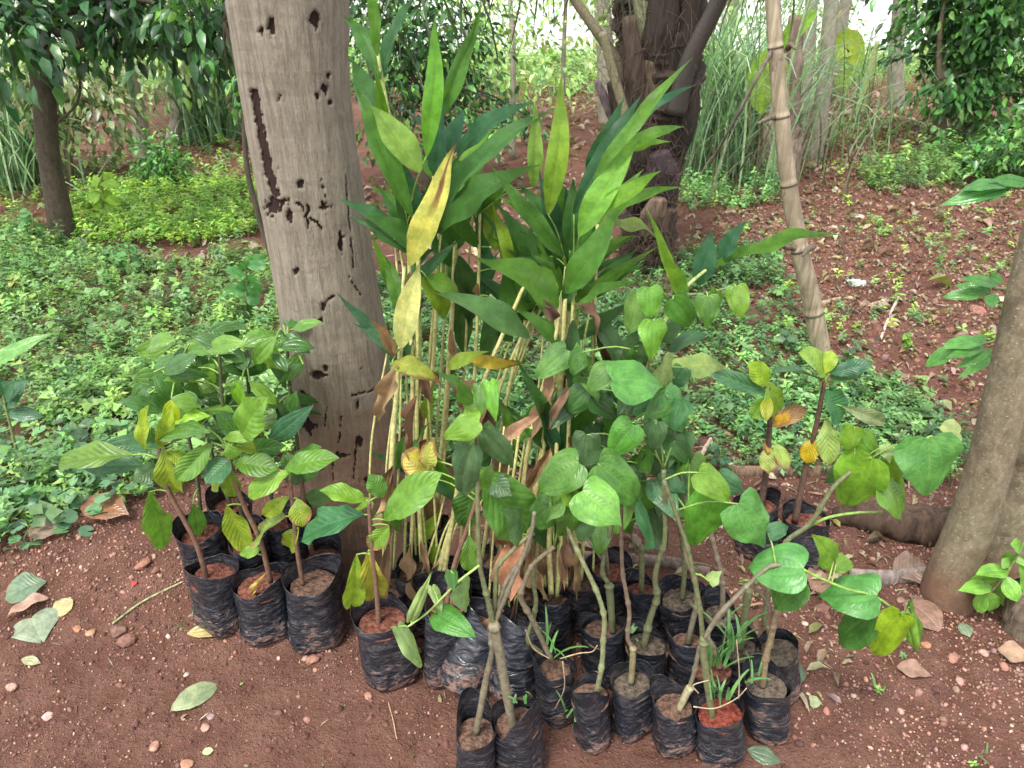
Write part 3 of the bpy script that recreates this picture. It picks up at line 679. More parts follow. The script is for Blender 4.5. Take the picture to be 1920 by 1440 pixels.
# olive shrub with drooping leaves
b0 = gp(132, 345); Y2 = b0[1]
tree('olive_shrub', 'multi-stemmed shrub of dull olive leaves just behind the slim dark tree', 'shrub', [b0, at(128, 290, Y2), at(120, 240, Y2), at(110, 180, Y2)], [.03, .026, .022, .015], 'bark',
     [at(60, 180, Y2), at(150, 160, Y2), at(215, 180, Y2 + .3), at(185, 240, Y2), at(110, 230, Y2), at(20, 150, Y2)], [.33, .34, .26, .24, .24, .33], 1300, .085, OL, 33, limb_r=.014, hang=1.0)
b0 = gp(305, 352); Y3 = b0[1]
tree('leafy_bush', 'rounded bright green bush on the path left of the big trunk', 'bush', [b0, at(300, 300, Y3)], [.014, .008], 'darkbark', [at(312, 318, Y3), at(300, 290, Y3), at(335, 335, Y3), at(280, 335, Y3)], [.2, .2, .17, .16], 1200, .05, MD + [(.11, .3, .07)], 34)
# pale forked trunks
for i, (pp, rr, lab) in enumerate([([(268, 300), (262, 230), (248, 165), (240, 60)], .08, 'pale whitish trunk standing between the olive shrub and the bush'),
                                  ([(325, 268), (335, 210), (345, 140), (380, 40)], .07, 'bent grey trunk forking up behind the rounded bright bush'),
                                  ([(362, 252), (354, 190), (330, 140), (290, 60)], .06, 'short tan trunk beside the fountain-shaped grass clump')]):
    b0 = gp(*pp[0]); tree('pale_tree', lab, 'tree', [b0] + [at(x, y, b0[1]) for x, y in pp[1:]], [rr, rr * .8, rr * .7, rr * .5], 'palebark', [at(pp[-1][0], pp[-1][1] - 60, b0[1]), at(pp[-1][0] + 60, pp[-1][1] - 20, b0[1] + .4)], [.8, .7], 900, .1, OL + LG, 40 + i, 'pale trunks along the left path', limb_r=.03)
# dark shrub behind the ginger
b0 = gp(800, 360); Y4 = b0[1]
tree('dark_shrub', 'dense dark green shrub filling the gap right of the big trunk', 'shrub', [b0, at(800, 280, Y4), at(795, 180, Y4)], [.04, .03, .02], 'darkbark',
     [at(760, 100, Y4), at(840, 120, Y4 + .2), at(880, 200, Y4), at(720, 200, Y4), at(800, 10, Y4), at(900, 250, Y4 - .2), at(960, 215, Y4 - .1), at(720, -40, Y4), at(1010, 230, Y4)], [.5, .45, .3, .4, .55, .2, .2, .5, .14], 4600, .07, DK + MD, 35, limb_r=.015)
# shrub on the right
b0 = gp(1765, 275); Y5 = b0[1]
tree('right_shrub', 'dark bushy tree with a short brown stem at the right edge of the red path', 'tree', [b0, at(1763, 235, Y5), at(1760, 185, Y5), at(1770, 90, Y5)], [.06, .052, .045, .03], 'bark',
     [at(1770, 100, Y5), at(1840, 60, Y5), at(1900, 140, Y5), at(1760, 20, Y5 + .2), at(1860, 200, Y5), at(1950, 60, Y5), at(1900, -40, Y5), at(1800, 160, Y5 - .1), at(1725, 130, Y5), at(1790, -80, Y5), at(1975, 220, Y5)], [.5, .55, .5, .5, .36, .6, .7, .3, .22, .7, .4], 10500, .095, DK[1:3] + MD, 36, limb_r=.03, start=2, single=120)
b0 = gp(1890, 345); Y6 = b0[1]
tree('low_shrub', 'low mid-green shrub under the dark bushy tree on the right', 'shrub', [b0, at(1890, 300, Y6)], [.02, .012], 'darkbark', [at(1880, 290, Y6), at(1940, 280, Y6), at(1830, 310, Y6)], [.32, .4, .18], 1300, .075, MD, 37)
# slim leaning pale trunk, stump and other trunks on the right
for i, (pp, rr, lab, mt, nm) in enumerate([
        ([(1527, 292), (1540, 200), (1552, 90), (1562, -40)], .075, 'slim straight pale trunk leaning right beyond the bamboo pole', 'palebark', 'slim_tree'),
        ([(1680, 205), (1680, 110), (1686, 20), (1690, -60)], .09, 'grey trunk standing far back on the red path left of the dark bushy tree', 'palebark', 'grey_tree'),
        ([(1500, 215), (1515, 120), (1520, 30), (1525, -60)], .08, 'thick pale trunk far back, right behind the old split stump', 'palebark', 'grey_tree'),
        ([(1140, 235), (1136, 120), (1130, 20), (1128, -60)], .1, 'thin whitish trunk far back, just left of the dark palm', 'palebark', 'grey_tree')]):
    b0 = gp(*pp[0]); top = pp[-1]
    tree(nm, lab, 'tree', [b0] + [at(x, y, b0[1]) for x, y in pp[1:]], [rr, rr * .85, rr * .75, rr * .7], mt, [at(top[0], top[1] - 260, b0[1]), at(top[0] + 90, top[1] - 300, b0[1]), at(top[0] - 120, top[1] - 290, b0[1] + .5)], [.9, 1.0, 1.0], 420, .14, LG + MD, 50 + i, limb_r=.05)
b0 = gp(1462, 338); Y7 = b0[1]
t = thing('split_stump', 'tall grey-brown split dead trunk just behind the bamboo pole', 'stump', b0)
for k in range(7):
    ox = rng.uniform(-26, 26); tp = rng.uniform(20, 190) if k < 5 else rng.uniform(180, 250)
    tube('slab', [at(1462 + ox, 342, Y7 + rng.uniform(-.08, .08)), at(1472 + ox * .9, 250, Y7), at(1482 + ox * .7, 130 if tp < 120 else tp + 30, Y7), at(1492 + ox * .6, tp, Y7)], [.10, .085, .07, .045], M['wood'], t, random.choice([(.20, .155, .12), (.26, .21, .17), (.15, .11, .085)]), sides=9, n=30, noise=.35, seed=60 + k, flat=.7)
# young banana
def banana(name, label, base, leaves):
    t = thing(name, label, 'banana plant', base)
    tube('stem', [base, base + [0.02, 0, .35], base + [0.03, 0, .7]], [.05, .04, .025], M['stem'], t, (.25, .3, .12))
    for (P0, P1, P2, wd, c) in leaves:
        C = catmull([P0, P1, P2], 14); T, Nn, B = frames(C); tt = np.linspace(0, 1, 14)
        wv = wd * np.sin(np.pi * np.clip(tt * .92 + .06, 0, 1)) ** .6; cols = []
        for s, zz in ((-1, .3), (-.5, .1), (0, 0), (.5, .1), (1, .3)):
            cols.append(C + B * (s * wv / 2)[:, None] + Nn * (zz * wv * .5)[:, None])
        V = np.stack(cols, 1).reshape(-1, 3); i = np.arange(13)[:, None] * 5; j = np.arange(4)[None]
        F = np.stack([i + j, i + j + 1, i + 6 + j, i + 5 + j], -1).reshape(-1, 4)
        uv = np.stack([np.tile(np.linspace(0, 1, 5), 14), np.repeat(tt, 5)], 1)
        link('leaf', mesh_np('leaf', V, F, M['blade'], uv), t, c)
    return t
b0 = gp(1440, 335); Y8 = b0[1]
banana('banana_plant', 'young banana plant with bright lime leaves behind the bamboo pole', b0, [
    (at(1440, 210, Y8), at(1436, 150, Y8), at(1445, 90, Y8), .30, (.32, .5, .06)), (at(1460, 90, Y8), at(1490, 55, Y8), at(1530, 20, Y8), .12, (.25, .45, .05)), (at(1425, 200, Y8), at(1430, 160, Y8), at(1420, 130, Y8), .16, (.3, .42, .1))])
b0 = gp(1610, 215); Y9 = b0[1]
banana('banana_plant', 'distant banana plant with one arched yellow-green leaf over the far path', b0, [
    (at(1562, 112, Y9), at(1588, 80, Y9), at(1612, 122, Y9), .26, (.40, .52, .07)), (at(1600, 130, Y9), at(1580, 150, Y9), at(1575, 165, Y9), .16, (.25, .4, .08))])
# brighter bushes along the back
for i, (x, y, dY, cols, lab, n) in enumerate([
        (960, 300, 0, LG, 'bright loose bush beyond the ginger plants', 2600), (1060, 262, .6, LG, 'pale green airy bush left of the dark palm', 2600),
        (1400, 225, 1, LG, 'light green bush rising behind the tall grass clumps', 2600), (1580, 205, 2, MD + LG, 'mid green bush far back between the pale trunks', 1800),
        (170, 255, .6, MD + LG, 'light bush behind the olive shrub on the left', 2600), (420, 225, 2, LG, 'pale far bush at the end of the left path', 2200)]):
    b0 = gp(x, y); Y = b0[1] + dY; b0 = np.array([b0[0], Y, terrain(b0[0], Y)]); s = mpp(b0)
    ce = [b0 + np.array([rng.normal(0, .6), rng.normal(0, .3), h]) for h in (.5, .9, 1.3, 1.7, 2.1, 2.4)]
    tree('bush', lab, 'bush', [b0, b0 + [0, 0, 1.0], ce[-1]], [.03, .02, .008], 'palebark', ce, [.5, .6, .65, .6, .5, .4], int(n * .62), .08, cols, 70 + i, 'bushes along the back', leafmat='mass', limb_r=.014, var=.35)
# far woodland: one mass of leaves with a few stems, standing beyond the clearing
def woodland():
    r = np.random.default_rng(99); ce, ra = [], []
    for i in range(120):
        Y = r.uniform(12, 26); X = r.uniform(-1, 1) * Y * .85
        h = 4.2 * r.uniform(0, 1) ** 1.5 + .2; px = 960 + FPX * X / (Y * math.cos(PITCH) + 1.6 * math.sin(PITCH))
        if 1540 < px < 1730 and h > .4: continue
        g = float(terrain(X, Y))
        ce.append([X, Y, g + h]); ra.append([r.uniform(.5, 1.1)] * 3)
    V, F, T = cloud_mesh(ce, ra, 17000, .16, LG + LG + LG + MD, 99, var=.35)
    kind(link('far_woodland', mesh_np('far_woodland', V, F, M['mass'], tint=T)), 'stuff')
    parts = []
    for i in range(8):
        Y = r.uniform(10, 22); X = r.uniform(-1, 1) * Y * .8; g = float(terrain(X, Y)); l = r.normal(0, .25)
        parts.append(tube_data([[X, Y, g - .1], [X + l * .5, Y, g + 2.5], [X + l, Y, g + 6]], [r.uniform(.04, .1), .05, .03], 7, 12))
    V, F, U = join(parts); kind(link('far_trunks', mesh_np('far_trunks', V, F, M['palebark'], U)), 'stuff')
    p = sample_ground([(-14, 9.5), (14, 9.5), (24, 26), (-24, 26)], 16, r); n = len(p)
    k = ~((p[:, 0] > p[:, 1] * .42) & (p[:, 0] < p[:, 1] * .62) & (p[:, 1] < 13)); p = p[k]; n = len(p)
    mass('far_undergrowth', SPT, p, r.uniform(.06, .16, n), pick(LG + GR, n, .25, r=r), M['mass'], .3)
woodland()
# ------------------------------------------------------------------ the big trunk
def project(P):
    q = P - CAM; d = q @ FWD
    return q[:, 0] / d * FPX + 960, (q @ DWN) / d * FPX + 720
def big_trunk():
    base = gp(670, 1005); Y = base[1]
    rows = [(1005, 672, 206), (930, 666, 192), (780, 648, 179), (640, 630, 192), (480, 604, 192), (240, 564, 200), (160, 553, 206), (0, 541, 231), (-160, 527, 240), (-420, 500, 250)]
    ax = [at(x, y, Y) for y, x, w_ in rows]; R = [w_ * .5 * mpp(p) * .985 for (y, x, w_), p in zip(rows, ax)]
    z = np.array([a[2] for a in ax]); n = 460; zz = np.concatenate([np.linspace(z[0] - .06, z[-1], n - 30), np.linspace(z[-1] + .05, 5.2, 30)])
    cx = np.interp(zz, z, [a[0] for a in ax]); cx[zz > z[-1]] = ax[-1][0] - (zz[zz > z[-1]] - z[-1]) * .12
    rr = np.interp(zz, z, R); k = np.ones(9) / 9; rr = np.convolve(np.pad(rr, 4, 'edge'), k, 'valid')
    rr = rr + .035 * np.exp(-np.maximum(0, zz - 0.0) / .09)
    S = 230; a = np.linspace(0, 2 * math.pi, S, endpoint=False)
    A, Zg = np.meshgrid(a, zz); r = rr[:, None] * (1 + .012 * fbm(np.cos(A) * 2 + 4, Zg * 5 + np.sin(A) * 2, 3) )
    u = A * .14 * 1.0
    r = r - .0014 * np.abs(fbm(u * 75, Zg * 12, 13, 4)) - .0012 * fbm(u * 10, Zg * 38, 15, 3)
    low = sstep(.62, .2, Zg)
    r = r - low * .006 * np.abs(fbm(u * 60, Zg * 26, 17, 4)) + low * .003 * fbm(u * 22, Zg * 16, 19)
    X = cx[:, None] + np.cos(A) * r; Yy = Y + np.sin(A) * r
    P = np.stack([X, Yy, Zg], -1).reshape(-1, 3); px, py = project(P); front = (np.sin(A) < .35).ravel()
    wob = 3.4 * fbm(px / 6, py / 9, 31, 4); wob2 = 4.5 * fbm(px / 6 + 50, py / 9, 37, 4); qx, qy = px + wob, py + wob2
    msk = np.full(len(P), -1.0)
    for x, y, ax_, ay in [(592, 36, 9, 17), (509, 52, 8, 18), (487, 58, 5, 7), (610, 167, 7, 10), (617, 142, 4, 6), (523, 185, 4, 8), (594, 182, 5, 6), (620, 191, 4, 5), (565, 345, 4, 9), (606, 386, 6, 9), 
                           (512, 388, 17, 18), (543, 405, 7, 17), (530, 378, 12, 6), (606, 576, 6, 10), (600, 601, 6, 5), (596, 704, 15, 7), (610, 690, 5, 9), (554, 508, 6, 7), (568, 750, 10, 15), (578, 800, 14, 9), (671, 760, 4, 12),  (640, 455, 5, 22), (672, 268, 3, 26), (655, 100, 3, 20),
                           (640, 855, 20, 5), (674, 828, 8, 9), (600, 880, 9, 4), (690, 900, 6, 9)]:
        msk = np.maximum(msk, 1.1 - np.sqrt(((qx - x) / ax_) ** 2 + ((qy - y) / ay) ** 2))
    for line, wd in [([(475, 172), (484, 230), (497, 290), (508, 350), (515, 362)], 8.5), ([(555, 380), (563, 385), (570, 397)], 2.2), ([(575, 385), (580, 395), (573, 405), (578, 418), (577, 432)], 2.2), ([(582, 410), (594, 418), (604, 430)], 2.2),
                     ([(562, 340), (560, 352)], 3), ([(602, 338), (607, 352), (611, 370)], 1.4), ([(600, 392), (622, 386)], 1.6), ([(625, 555), (613, 565), (606, 580)], 2.2), ([(660, 742), (690, 735), (700, 730)], 1.6), ([(565, 735), (572, 775), (580, 815)], 3.5), ([(660, 470), (664, 500)], 1.5), ([(655, 520), (680, 560)], 1.0),
                     ([(648, 330), (655, 400), (660, 470)], 1.4), ([(640, 780), (636, 830)], 1.3), ([(612, 760), (608, 800)], 1.2), ([(668, 830), (664, 900)], 1.6), ([(620, 850), (626, 905)], 1.4)]:
        for (x0, y0), (x1, y1) in zip(line[:-1], line[1:]):
            dx, dy = x1 - x0, y1 - y0; t = np.clip(((qx - x0) * dx + (qy - y0) * dy) / (dx * dx + dy * dy), 0, 1)
            msk = np.maximum(msk, 1.15 - np.hypot(qx - x0 - t * dx, qy - y0 - t * dy) / wd)
    fl = n2(px / 6, py / 9, 61) * .6 + n2(px / 2.5, py / 4, 63) * .4; msk = np.maximum(msk, (fl - .93) * 6)
    msk = sstep(.05, .42, msk + .75 * fbm(px / 3.6, py / 5.5, 41, 3)) * front
    nrm = np.stack([np.cos(A), np.sin(A), 0 * A], -1).reshape(-1, 3)
    P = P - nrm * (msk * .007)[:, None]
    i = np.arange(n - 1)[:, None] * S; j = np.arange(S)[None]; j2 = (j + 1) % S
    F = np.stack([i + j, i + j2, i + S + j2, i + S + j], -1).reshape(-1, 4)
    t = thing('big_tree', 'thick grey-brown tree trunk with dark pits and a long dark scar, behind the bagged seedlings', 'tree', base)
    link('trunk', mesh_np('trunk', P, F, M['bigtrunk'], tint=np.repeat(msk[:, None], 3, 1)), t)
big_trunk()

# ------------------------------------------------------------------ the dark palm
def palm():
    b0 = gp(1215, 492); Y = b0[1]
    t = thing('palm_tree', 'dark fibrous palm trunk with old leaf bases and cut stalks, behind the ginger plants', 'palm tree', b0)
    rows = [(505, 1215, 112), (450, 1215, 100), (380, 1218, 98), (300, 1224, 112), (200, 1232, 146), (120, 1236, 164), (0, 1240, 176), (-200, 1245, 190)]
    ax = [at(x, y, Y) for y, x, w_ in rows]; R = [w_ * .5 * mpp(p) for (y, x, w_), p in zip(rows, ax)]
    V, F, U = tube_data(ax, R, 60, 160, noise=.28, seed=5); link('trunk', mesh_np('trunk', V, F, M['palmbark'], U), t)
    D1, D2, D3 = (.032, .024, .020), (.065, .046, .036), (.15, .105, .075)
    boots = [((1190, 470), (1182, 430), (1165, 395), 34, D2), ((1240, 480), (1246, 430), (1262, 392), 36, D2), ((1222, 440), (1226, 400), (1236, 372), 52, D3),
             ((1195, 400), (1186, 350), (1172, 315), 40, D1), ((1245, 370), (1240, 320), (1236, 285), 66, (.05, .035, .04)), ((1210, 340), (1200, 290), (1190, 235), 44, D1),
             ((1258, 330), (1268, 270), (1282, 205), 40, D1), ((1190, 270), (1172, 215), (1150, 150), 46, D1), ((1270, 290), (1290, 230), (1302, 150), 36, D1),
             ((1225, 270), (1225, 200), (1222, 110), 54, (.11, .08, .055)), ((1250, 240), (1262, 160), (1270, 60), 46, D1), ((1195, 210), (1190, 140), (1180, 30), 44, D2),
             ((1160, 250), (1140, 200), (1118, 150), 20, (.15, .11, .12)), ((1270, 190), (1286, 110), (1302, -20), 56, D1), ((1222, 160), (1240, 60), (1250, -60), 70, D1)]
    for k, (a, m, c, wd, colr) in enumerate(boots):
        yo = -.17 - .02 * (k % 3); s = mpp(at(*m, Y)) * wd * .5
        tube('leaf_base', [at(*a, Y + yo + .05), at(*m, Y + yo), at(*c, Y + yo - .03)], [s * .8, s, s * .55], M['wood'], t, colr, sides=10, n=16, flat=.45, noise=.2, seed=k)
    for k, (pts, wd, colr, yo) in enumerate([([(1190, 215), (1165, 130), (1120, 60), (1072, -10), (1030, -90)], 19, (.16, .14, .085), -.16), ([(1236, 215), (1222, 120), (1203, 0), (1190, -90)], 34, (.20, .22, .12), -.15),
                                             ([(1266, 215), (1290, 120), (1338, 20), (1380, -70)], 32, (.035, .028, .024), -.25), ([(1180, 250), (1165, 190), (1145, 120), (1130, 60)], 18, (.19, .17, .1), -.2)]):
        s = mpp(at(*pts[0], Y)) * wd * .5
        tube('leaf_stalk', [at(x, y, Y + yo - .02 * i) for i, (x, y) in enumerate(pts)], [s * 1.2, s, s * .9, s * .8], M['stem'], t, colr, sides=9, n=24, flat=.6)
    # loose fibres
    fs = []
    for _ in range(900):
        y = rng.uniform(-30, 490); x = 1226 + rng.normal(0, 1) * np.interp(y, [0, 250, 480], [46, 36, 26]); P = at(x, y, Y - rng.uniform(.15, .24)); L = rng.uniform(.05, .2)
        e = np.array([rng.normal(0, .45), rng.normal(-.12, .15), rng.normal(-.55, .5)]); fs.append(tube_data([P, P + e * L * .5 + [0, 0, .02], P + e * L], [.0018, .0014, .0008], 3, 5, cap=False))
    V, F, U = join(fs); o = link('fibre', mesh_np('fibre', V, F, M['stem'], U), t, (.085, .058, .04)); kind(o, 'stuff')
    # hanging fronds above the clearing: leaflets dangle from ribs that pass just over the picture
    for k, (pts, n, L0, colr) in enumerate([([(1190, -150, Y), (1090, -170, Y - .5), (930, -120, Y - .9), (760, -60, Y - 1.1), (650, 10, Y - 1.25)], 44, .46, (.035, .05, .025)),
                                            ([(1240, -170, Y), (1320, -150, Y - .3), (1420, -90, Y - .5), (1500, -20, Y - .6)], 26, .34, (.06, .07, .03)),
                                            ([(1210, -170, Y), (1120, -190, Y + .5), (1020, -130, Y + .9), (900, -60, Y + 1.1)], 30, .5, (.05, .07, .03))]):
        C = catmull([at(x, y, yy) for x, y, yy in pts], 40); fr = [tube_data(list(C[::4]), [.02, .014, .006], 6, 40)]
        nl = []
        for i in range(n):
            P = C[int(i / n * 39)]; L = L0 * rng.uniform(.6, 1.15); sd = 1 if i % 2 else -1
            d = np.array([rng.normal(0, .28), .22 * sd + rng.normal(0, .1), -1.0])
            wdt = rng.uniform(.006, .013); tt = np.linspace(0, 1, 6)
            Q = P + np.outer(tt * L, d) + np.outer(np.sin(tt * 3.0) * .06, [rng.normal(0, .6), sd, .5]); s_ = np.array([math.cos(i), math.sin(i) * .4, 0]); wv = wdt * np.sqrt(np.maximum(0, 1 - tt ** 2)) * .5
            V = np.stack([Q - s_ * wv[:, None], Q + s_ * wv[:, None]], 1).reshape(-1, 3); ii = np.arange(5) * 2
            nl.append((V, np.concatenate([np.stack([ii, ii + 1, ii + 3], 1), np.stack([ii, ii + 3, ii + 2], 1)]), np.zeros((len(V), 2))))
        V, F, U = join(fr); fo = link('frond', mesh_np('frond', V, F, M['stem'], U), t, (.12, .12, .05))
        V, F, U = join(nl); lo = bpy.data.objects.new('leaflet', mesh_np('leaflet', V, F, M['mass'], U, tint=jit(colr, len(V), 0))); col.objects.link(lo); lo.parent = fo; lo['kind'] = 'stuff'
palm()

# ------------------------------------------------------------------ bamboo pole
def bamboo():
    b0 = gp(1546, 690); Y = b0[1]; pts = [(1546, 692, 40), (1521, 560, 39), (1500, 470, 37), (1478, 340, 35), (1465, 215, 33), (1455, 100, 32), (1448, -10, 31), (1438, -160, 30)]
    yo = lambda y: Y + (692 - y) / 692 * .12
    ax = [at(x, y, yo(y)) for x, y, w_ in pts]; R = [w_ * .44 * mpp(p) for p, (x, y, w_) in zip(ax, pts)]
    n = 260; C = catmull(ax, n); S = 26; yy = project(C)[1]; rr = np.interp(-yy, [-p[1] for p in pts], R); m = np.zeros(n)
    for ny in (-110, 87, 217, 344, 466, 585):
        d = (yy - ny); rr = rr * (1 + .075 * np.exp(-(d / 3.5) ** 2) - .05 * np.exp(-((d + 9) / 5) ** 2)); m = np.maximum(m, np.exp(-((d - 3) / 2.6) ** 2))
    T, Nn, B = frames(C); a = np.linspace(0, 2 * math.pi, S, endpoint=False)
    V = (C[:, None] + (Nn[:, None] * np.cos(a)[None, :, None] + B[:, None] * np.sin(a)[None, :, None]) * rr[:, None, None]).reshape(-1, 3)
    i = np.arange(n - 1)[:, None] * S; j = np.arange(S)[None]; j2 = (j + 1) % S
    F = np.stack([i + j, i + j2, i + S + j2, i + S + j], -1).reshape(-1, 4)
    t = thing('bamboo_pole', 'leaning tan bamboo pole with dark joints stuck in the red soil', 'bamboo pole', b0)
    link('culm', mesh_np('culm', V, F, M['bamboo'], tint=np.repeat(np.repeat(m, S)[:, None], 3, 1)), t)
    for (a_, b_, c_) in [((1478, 90), (1484, 84), (1490, 92)), ((1452, 218), (1440, 222), (1420, 232)), ((1495, 465), (1465, 455), (1440, 450)), ((1500, 466), (1470, 462), (1452, 456)), ((1524, 462), (1512, 470), (1505, 480))]:
        s = mpp(at(*a_, yo(a_[1])))
        tube('twig', [at(*a_, yo(a_[1])), at(*b_, yo(a_[1]) - .05), at(*c_, yo(a_[1]) - .1)], [6 * s, 5 * s, 2 * s], M['wood'], t, (.13, .10, .075), noise=.3)
    tube('side_shoot', [at(1450, 90, yo(90)), at(1420, 145, yo(90) - .1), at(1380, 220, yo(90) - .1), at(1330, 310, yo(90))], [.009, .007, .006, .004], M['wood'], t, (.10, .085, .07))
bamboo()

# ------------------------------------------------------------------ right hand trunks, logs, stubs
b0 = gp(1770, 1120); Y = b0[1]
rows = [(1768, 1135, 116, 0), (1778, 1080, 100, 0), (1812, 980, 95, .01), (1851, 850, 92, .02), (1880, 720, 86, .03), (1906, 600, 84, .04), (1934, 480, 84, .05), (1976, 340, 84, .06), (2060, 80, 84, .08)]
ax = [at(x + (10 if y < 1000 else 4), y, Y + o) for x, y, w_, o in rows]; R = [w_ * .42 * mpp(p) for p, (x, y, w_, o) in zip(ax, rows)]
t = thing('right_tree', 'smooth olive-brown leaning trunk at the right edge with mud-stained foot', 'tree', b0)
ax.append(ax[-1] + np.array([.12, .03, .5])); R.append(R[-1] * .85); ax.append(ax[-1] + np.array([.6, .05, 2.4])); R.append(R[-1] * .8)
V, F, U = tube_data(ax, R, 60, 220, noise=.025, seed=8)
px, py = project(V); ms = np.zeros(len(V)); q = 14 * fbm(px / 9, py / 7, 4, 4)
for x, y, a_, b_ in [(1885, 590, 18, 28), (1900, 565, 24, 10), (1868, 640, 10, 26), (1838, 800, 12, 4), (1830, 850, 14, 4), (1850, 885, 20, 3), (1806, 905, 16, 3), (1860, 672, 14, 3)]:
    ms = np.maximum(ms, 1.2 - np.hypot((px + q - x) / a_, (py + q - y) / b_) * .8)
link('trunk', mesh_np('trunk', V, F, M['bark'], U, tint=np.repeat(np.clip(ms, 0, .42)[:, None], 3, 1)), t)
b1 = gp(1880, 1078); Y1 = b1[1]
t = thing('right_tree', 'darker second trunk slanting out of frame behind the smooth right trunk', 'tree', b1)
ax = [at(x, y, Y1) for x, y in [(1862, 1085), (1885, 1000), (1925, 880), (1990, 700)]]; ax.append(ax[-1] + np.array([.35, .05, 1.2])); ax.append(ax[-1] + np.array([.5, .05, 2.0]))
V, F, U = tube_data(ax, [60 * mpp(ax[0]), 52 * mpp(ax[1]), 46 * mpp(ax[2]), 42 * mpp(ax[3]), .045, .035], 40, 110, noise=.1, seed=9); link('trunk', mesh_np('trunk', V, F, M['bark'], U), t)
b2 = gp(1915, 1180)
tag(tube('root_stub', [b2 - [0, 0, .03], at(1915, 1140, b2[1]), at(1925, 1100, b2[1])], [.045, .04, .03], M['wood'], None, (.13, .10, .075), sides=18, n=24, noise=.2, seed=3), 'rough brown root stub at the right edge under the bright compound leaf', 'stump')
# compound leaves come later with the leaf builder
def log(name, label, pts, wd, colr, n=40, flat=1.0, cat='log', lift=.9, seed=0, noise=.2):
    P = [gp(x, y) for x, y in pts]; s = [w_ * .5 * mpp(p) for p, w_ in zip(P, wd)]
    P = [p + np.array([0, 0, r * flat * lift]) for p, r in zip(P, s)]
    return tag(tube(name, P, s, M['wood'], None, colr, sides=20, n=n, noise=noise, seed=seed, flat=flat), label, cat)
log('log', 'dark brown fallen log lying against the foot of the right trunk', [(1560, 972), (1610, 984), (1680, 1000), (1770, 1018)], [26, 58, 78, 84], (.062, .040, .029), seed=4, flat=.8, noise=.3)
log('bamboo_stick', 'split grey bamboo length on the soil behind the vine cuttings', [(1090, 1050), (1250, 1060), (1330, 1078)], [26, 26, 22], (.19, .145, .125), flat=.6, seed=5, cat='stick', noise=.06)
log('bamboo_stick', 'greyish flat bamboo length running to the foot of the right trunk', [(1590, 1085), (1660, 1090), (1740, 1082)], [32, 36, 36], (.20, .16, .145), flat=.5, seed=6, cat='stick', noise=.06)
log('plank', 'weathered brown plank behind the two yellowing seedlings', [(1230, 892), (1400, 890), (1560, 888), (1690, 885)], [24, 26, 24, 16], (.17, .115, .08), flat=.5, seed=7, cat='plank', noise=.12)
log('stick', 'thin pale stick lying tilted on the tilled red soil', [(1650, 640), (1665, 600), (1683, 562)], [5, 5, 5], (.45, .38, .32), seed=8, cat='stick', lift=2)
log('stick', 'curved dry vine stem lying on the tilled soil right of the bamboo pole', [(1540, 572), (1590, 562), (1620, 575), (1655, 562)], [9, 8, 7, 5], (.34, .25, .18), seed=9, cat='stick')
log('stick', 'long dry stick lying across the weeds just behind the big leaf cluster', [(1290, 930), (1310, 880), (1330, 840)], [9, 9, 7], (.36, .29, .22), seed=10, cat='stick', lift=6)
log('stick', 'short tan branch on the red soil left of the bamboo foot', [(1438, 452), (1475, 462), (1502, 470)], [10, 11, 9], (.3, .23, .17), seed=11, cat='stick')
log('twig', 'thin pale twig on the bare soil in front of the leftmost bag', [(212, 1172), (270, 1130), (345, 1092)], [4, 4, 3], (.28, .30, .16), seed=12, cat='twig', lift=2)
# scrap of white plastic on the tilled soil
b0 = gp(1605, 535); u, v = np.meshgrid(np.linspace(-1, 1, 12), np.linspace(-1, 1, 10)); k = mpp(b0) * 16
V = np.stack([b0[0] + u * k, b0[1] + v * k * 1.2, b0[2] + .035 + .035 * fbm(u * 2, v * 2, 77) - .02 * (u ** 2 + v ** 2)], -1).reshape(-1, 3)
i = np.arange(9)[:, None] * 12; j = np.arange(11)[None]; F = np.stack([i + j, i + j + 1, i + 13 + j, i + 12 + j], -1).reshape(-1, 4)
tag(link('plastic_scrap', mesh_np('plastic_scrap', V, F, M['plain']), None, (.40, .43, .45)), 'crumpled scrap of white plastic on the tilled red soil', 'litter')
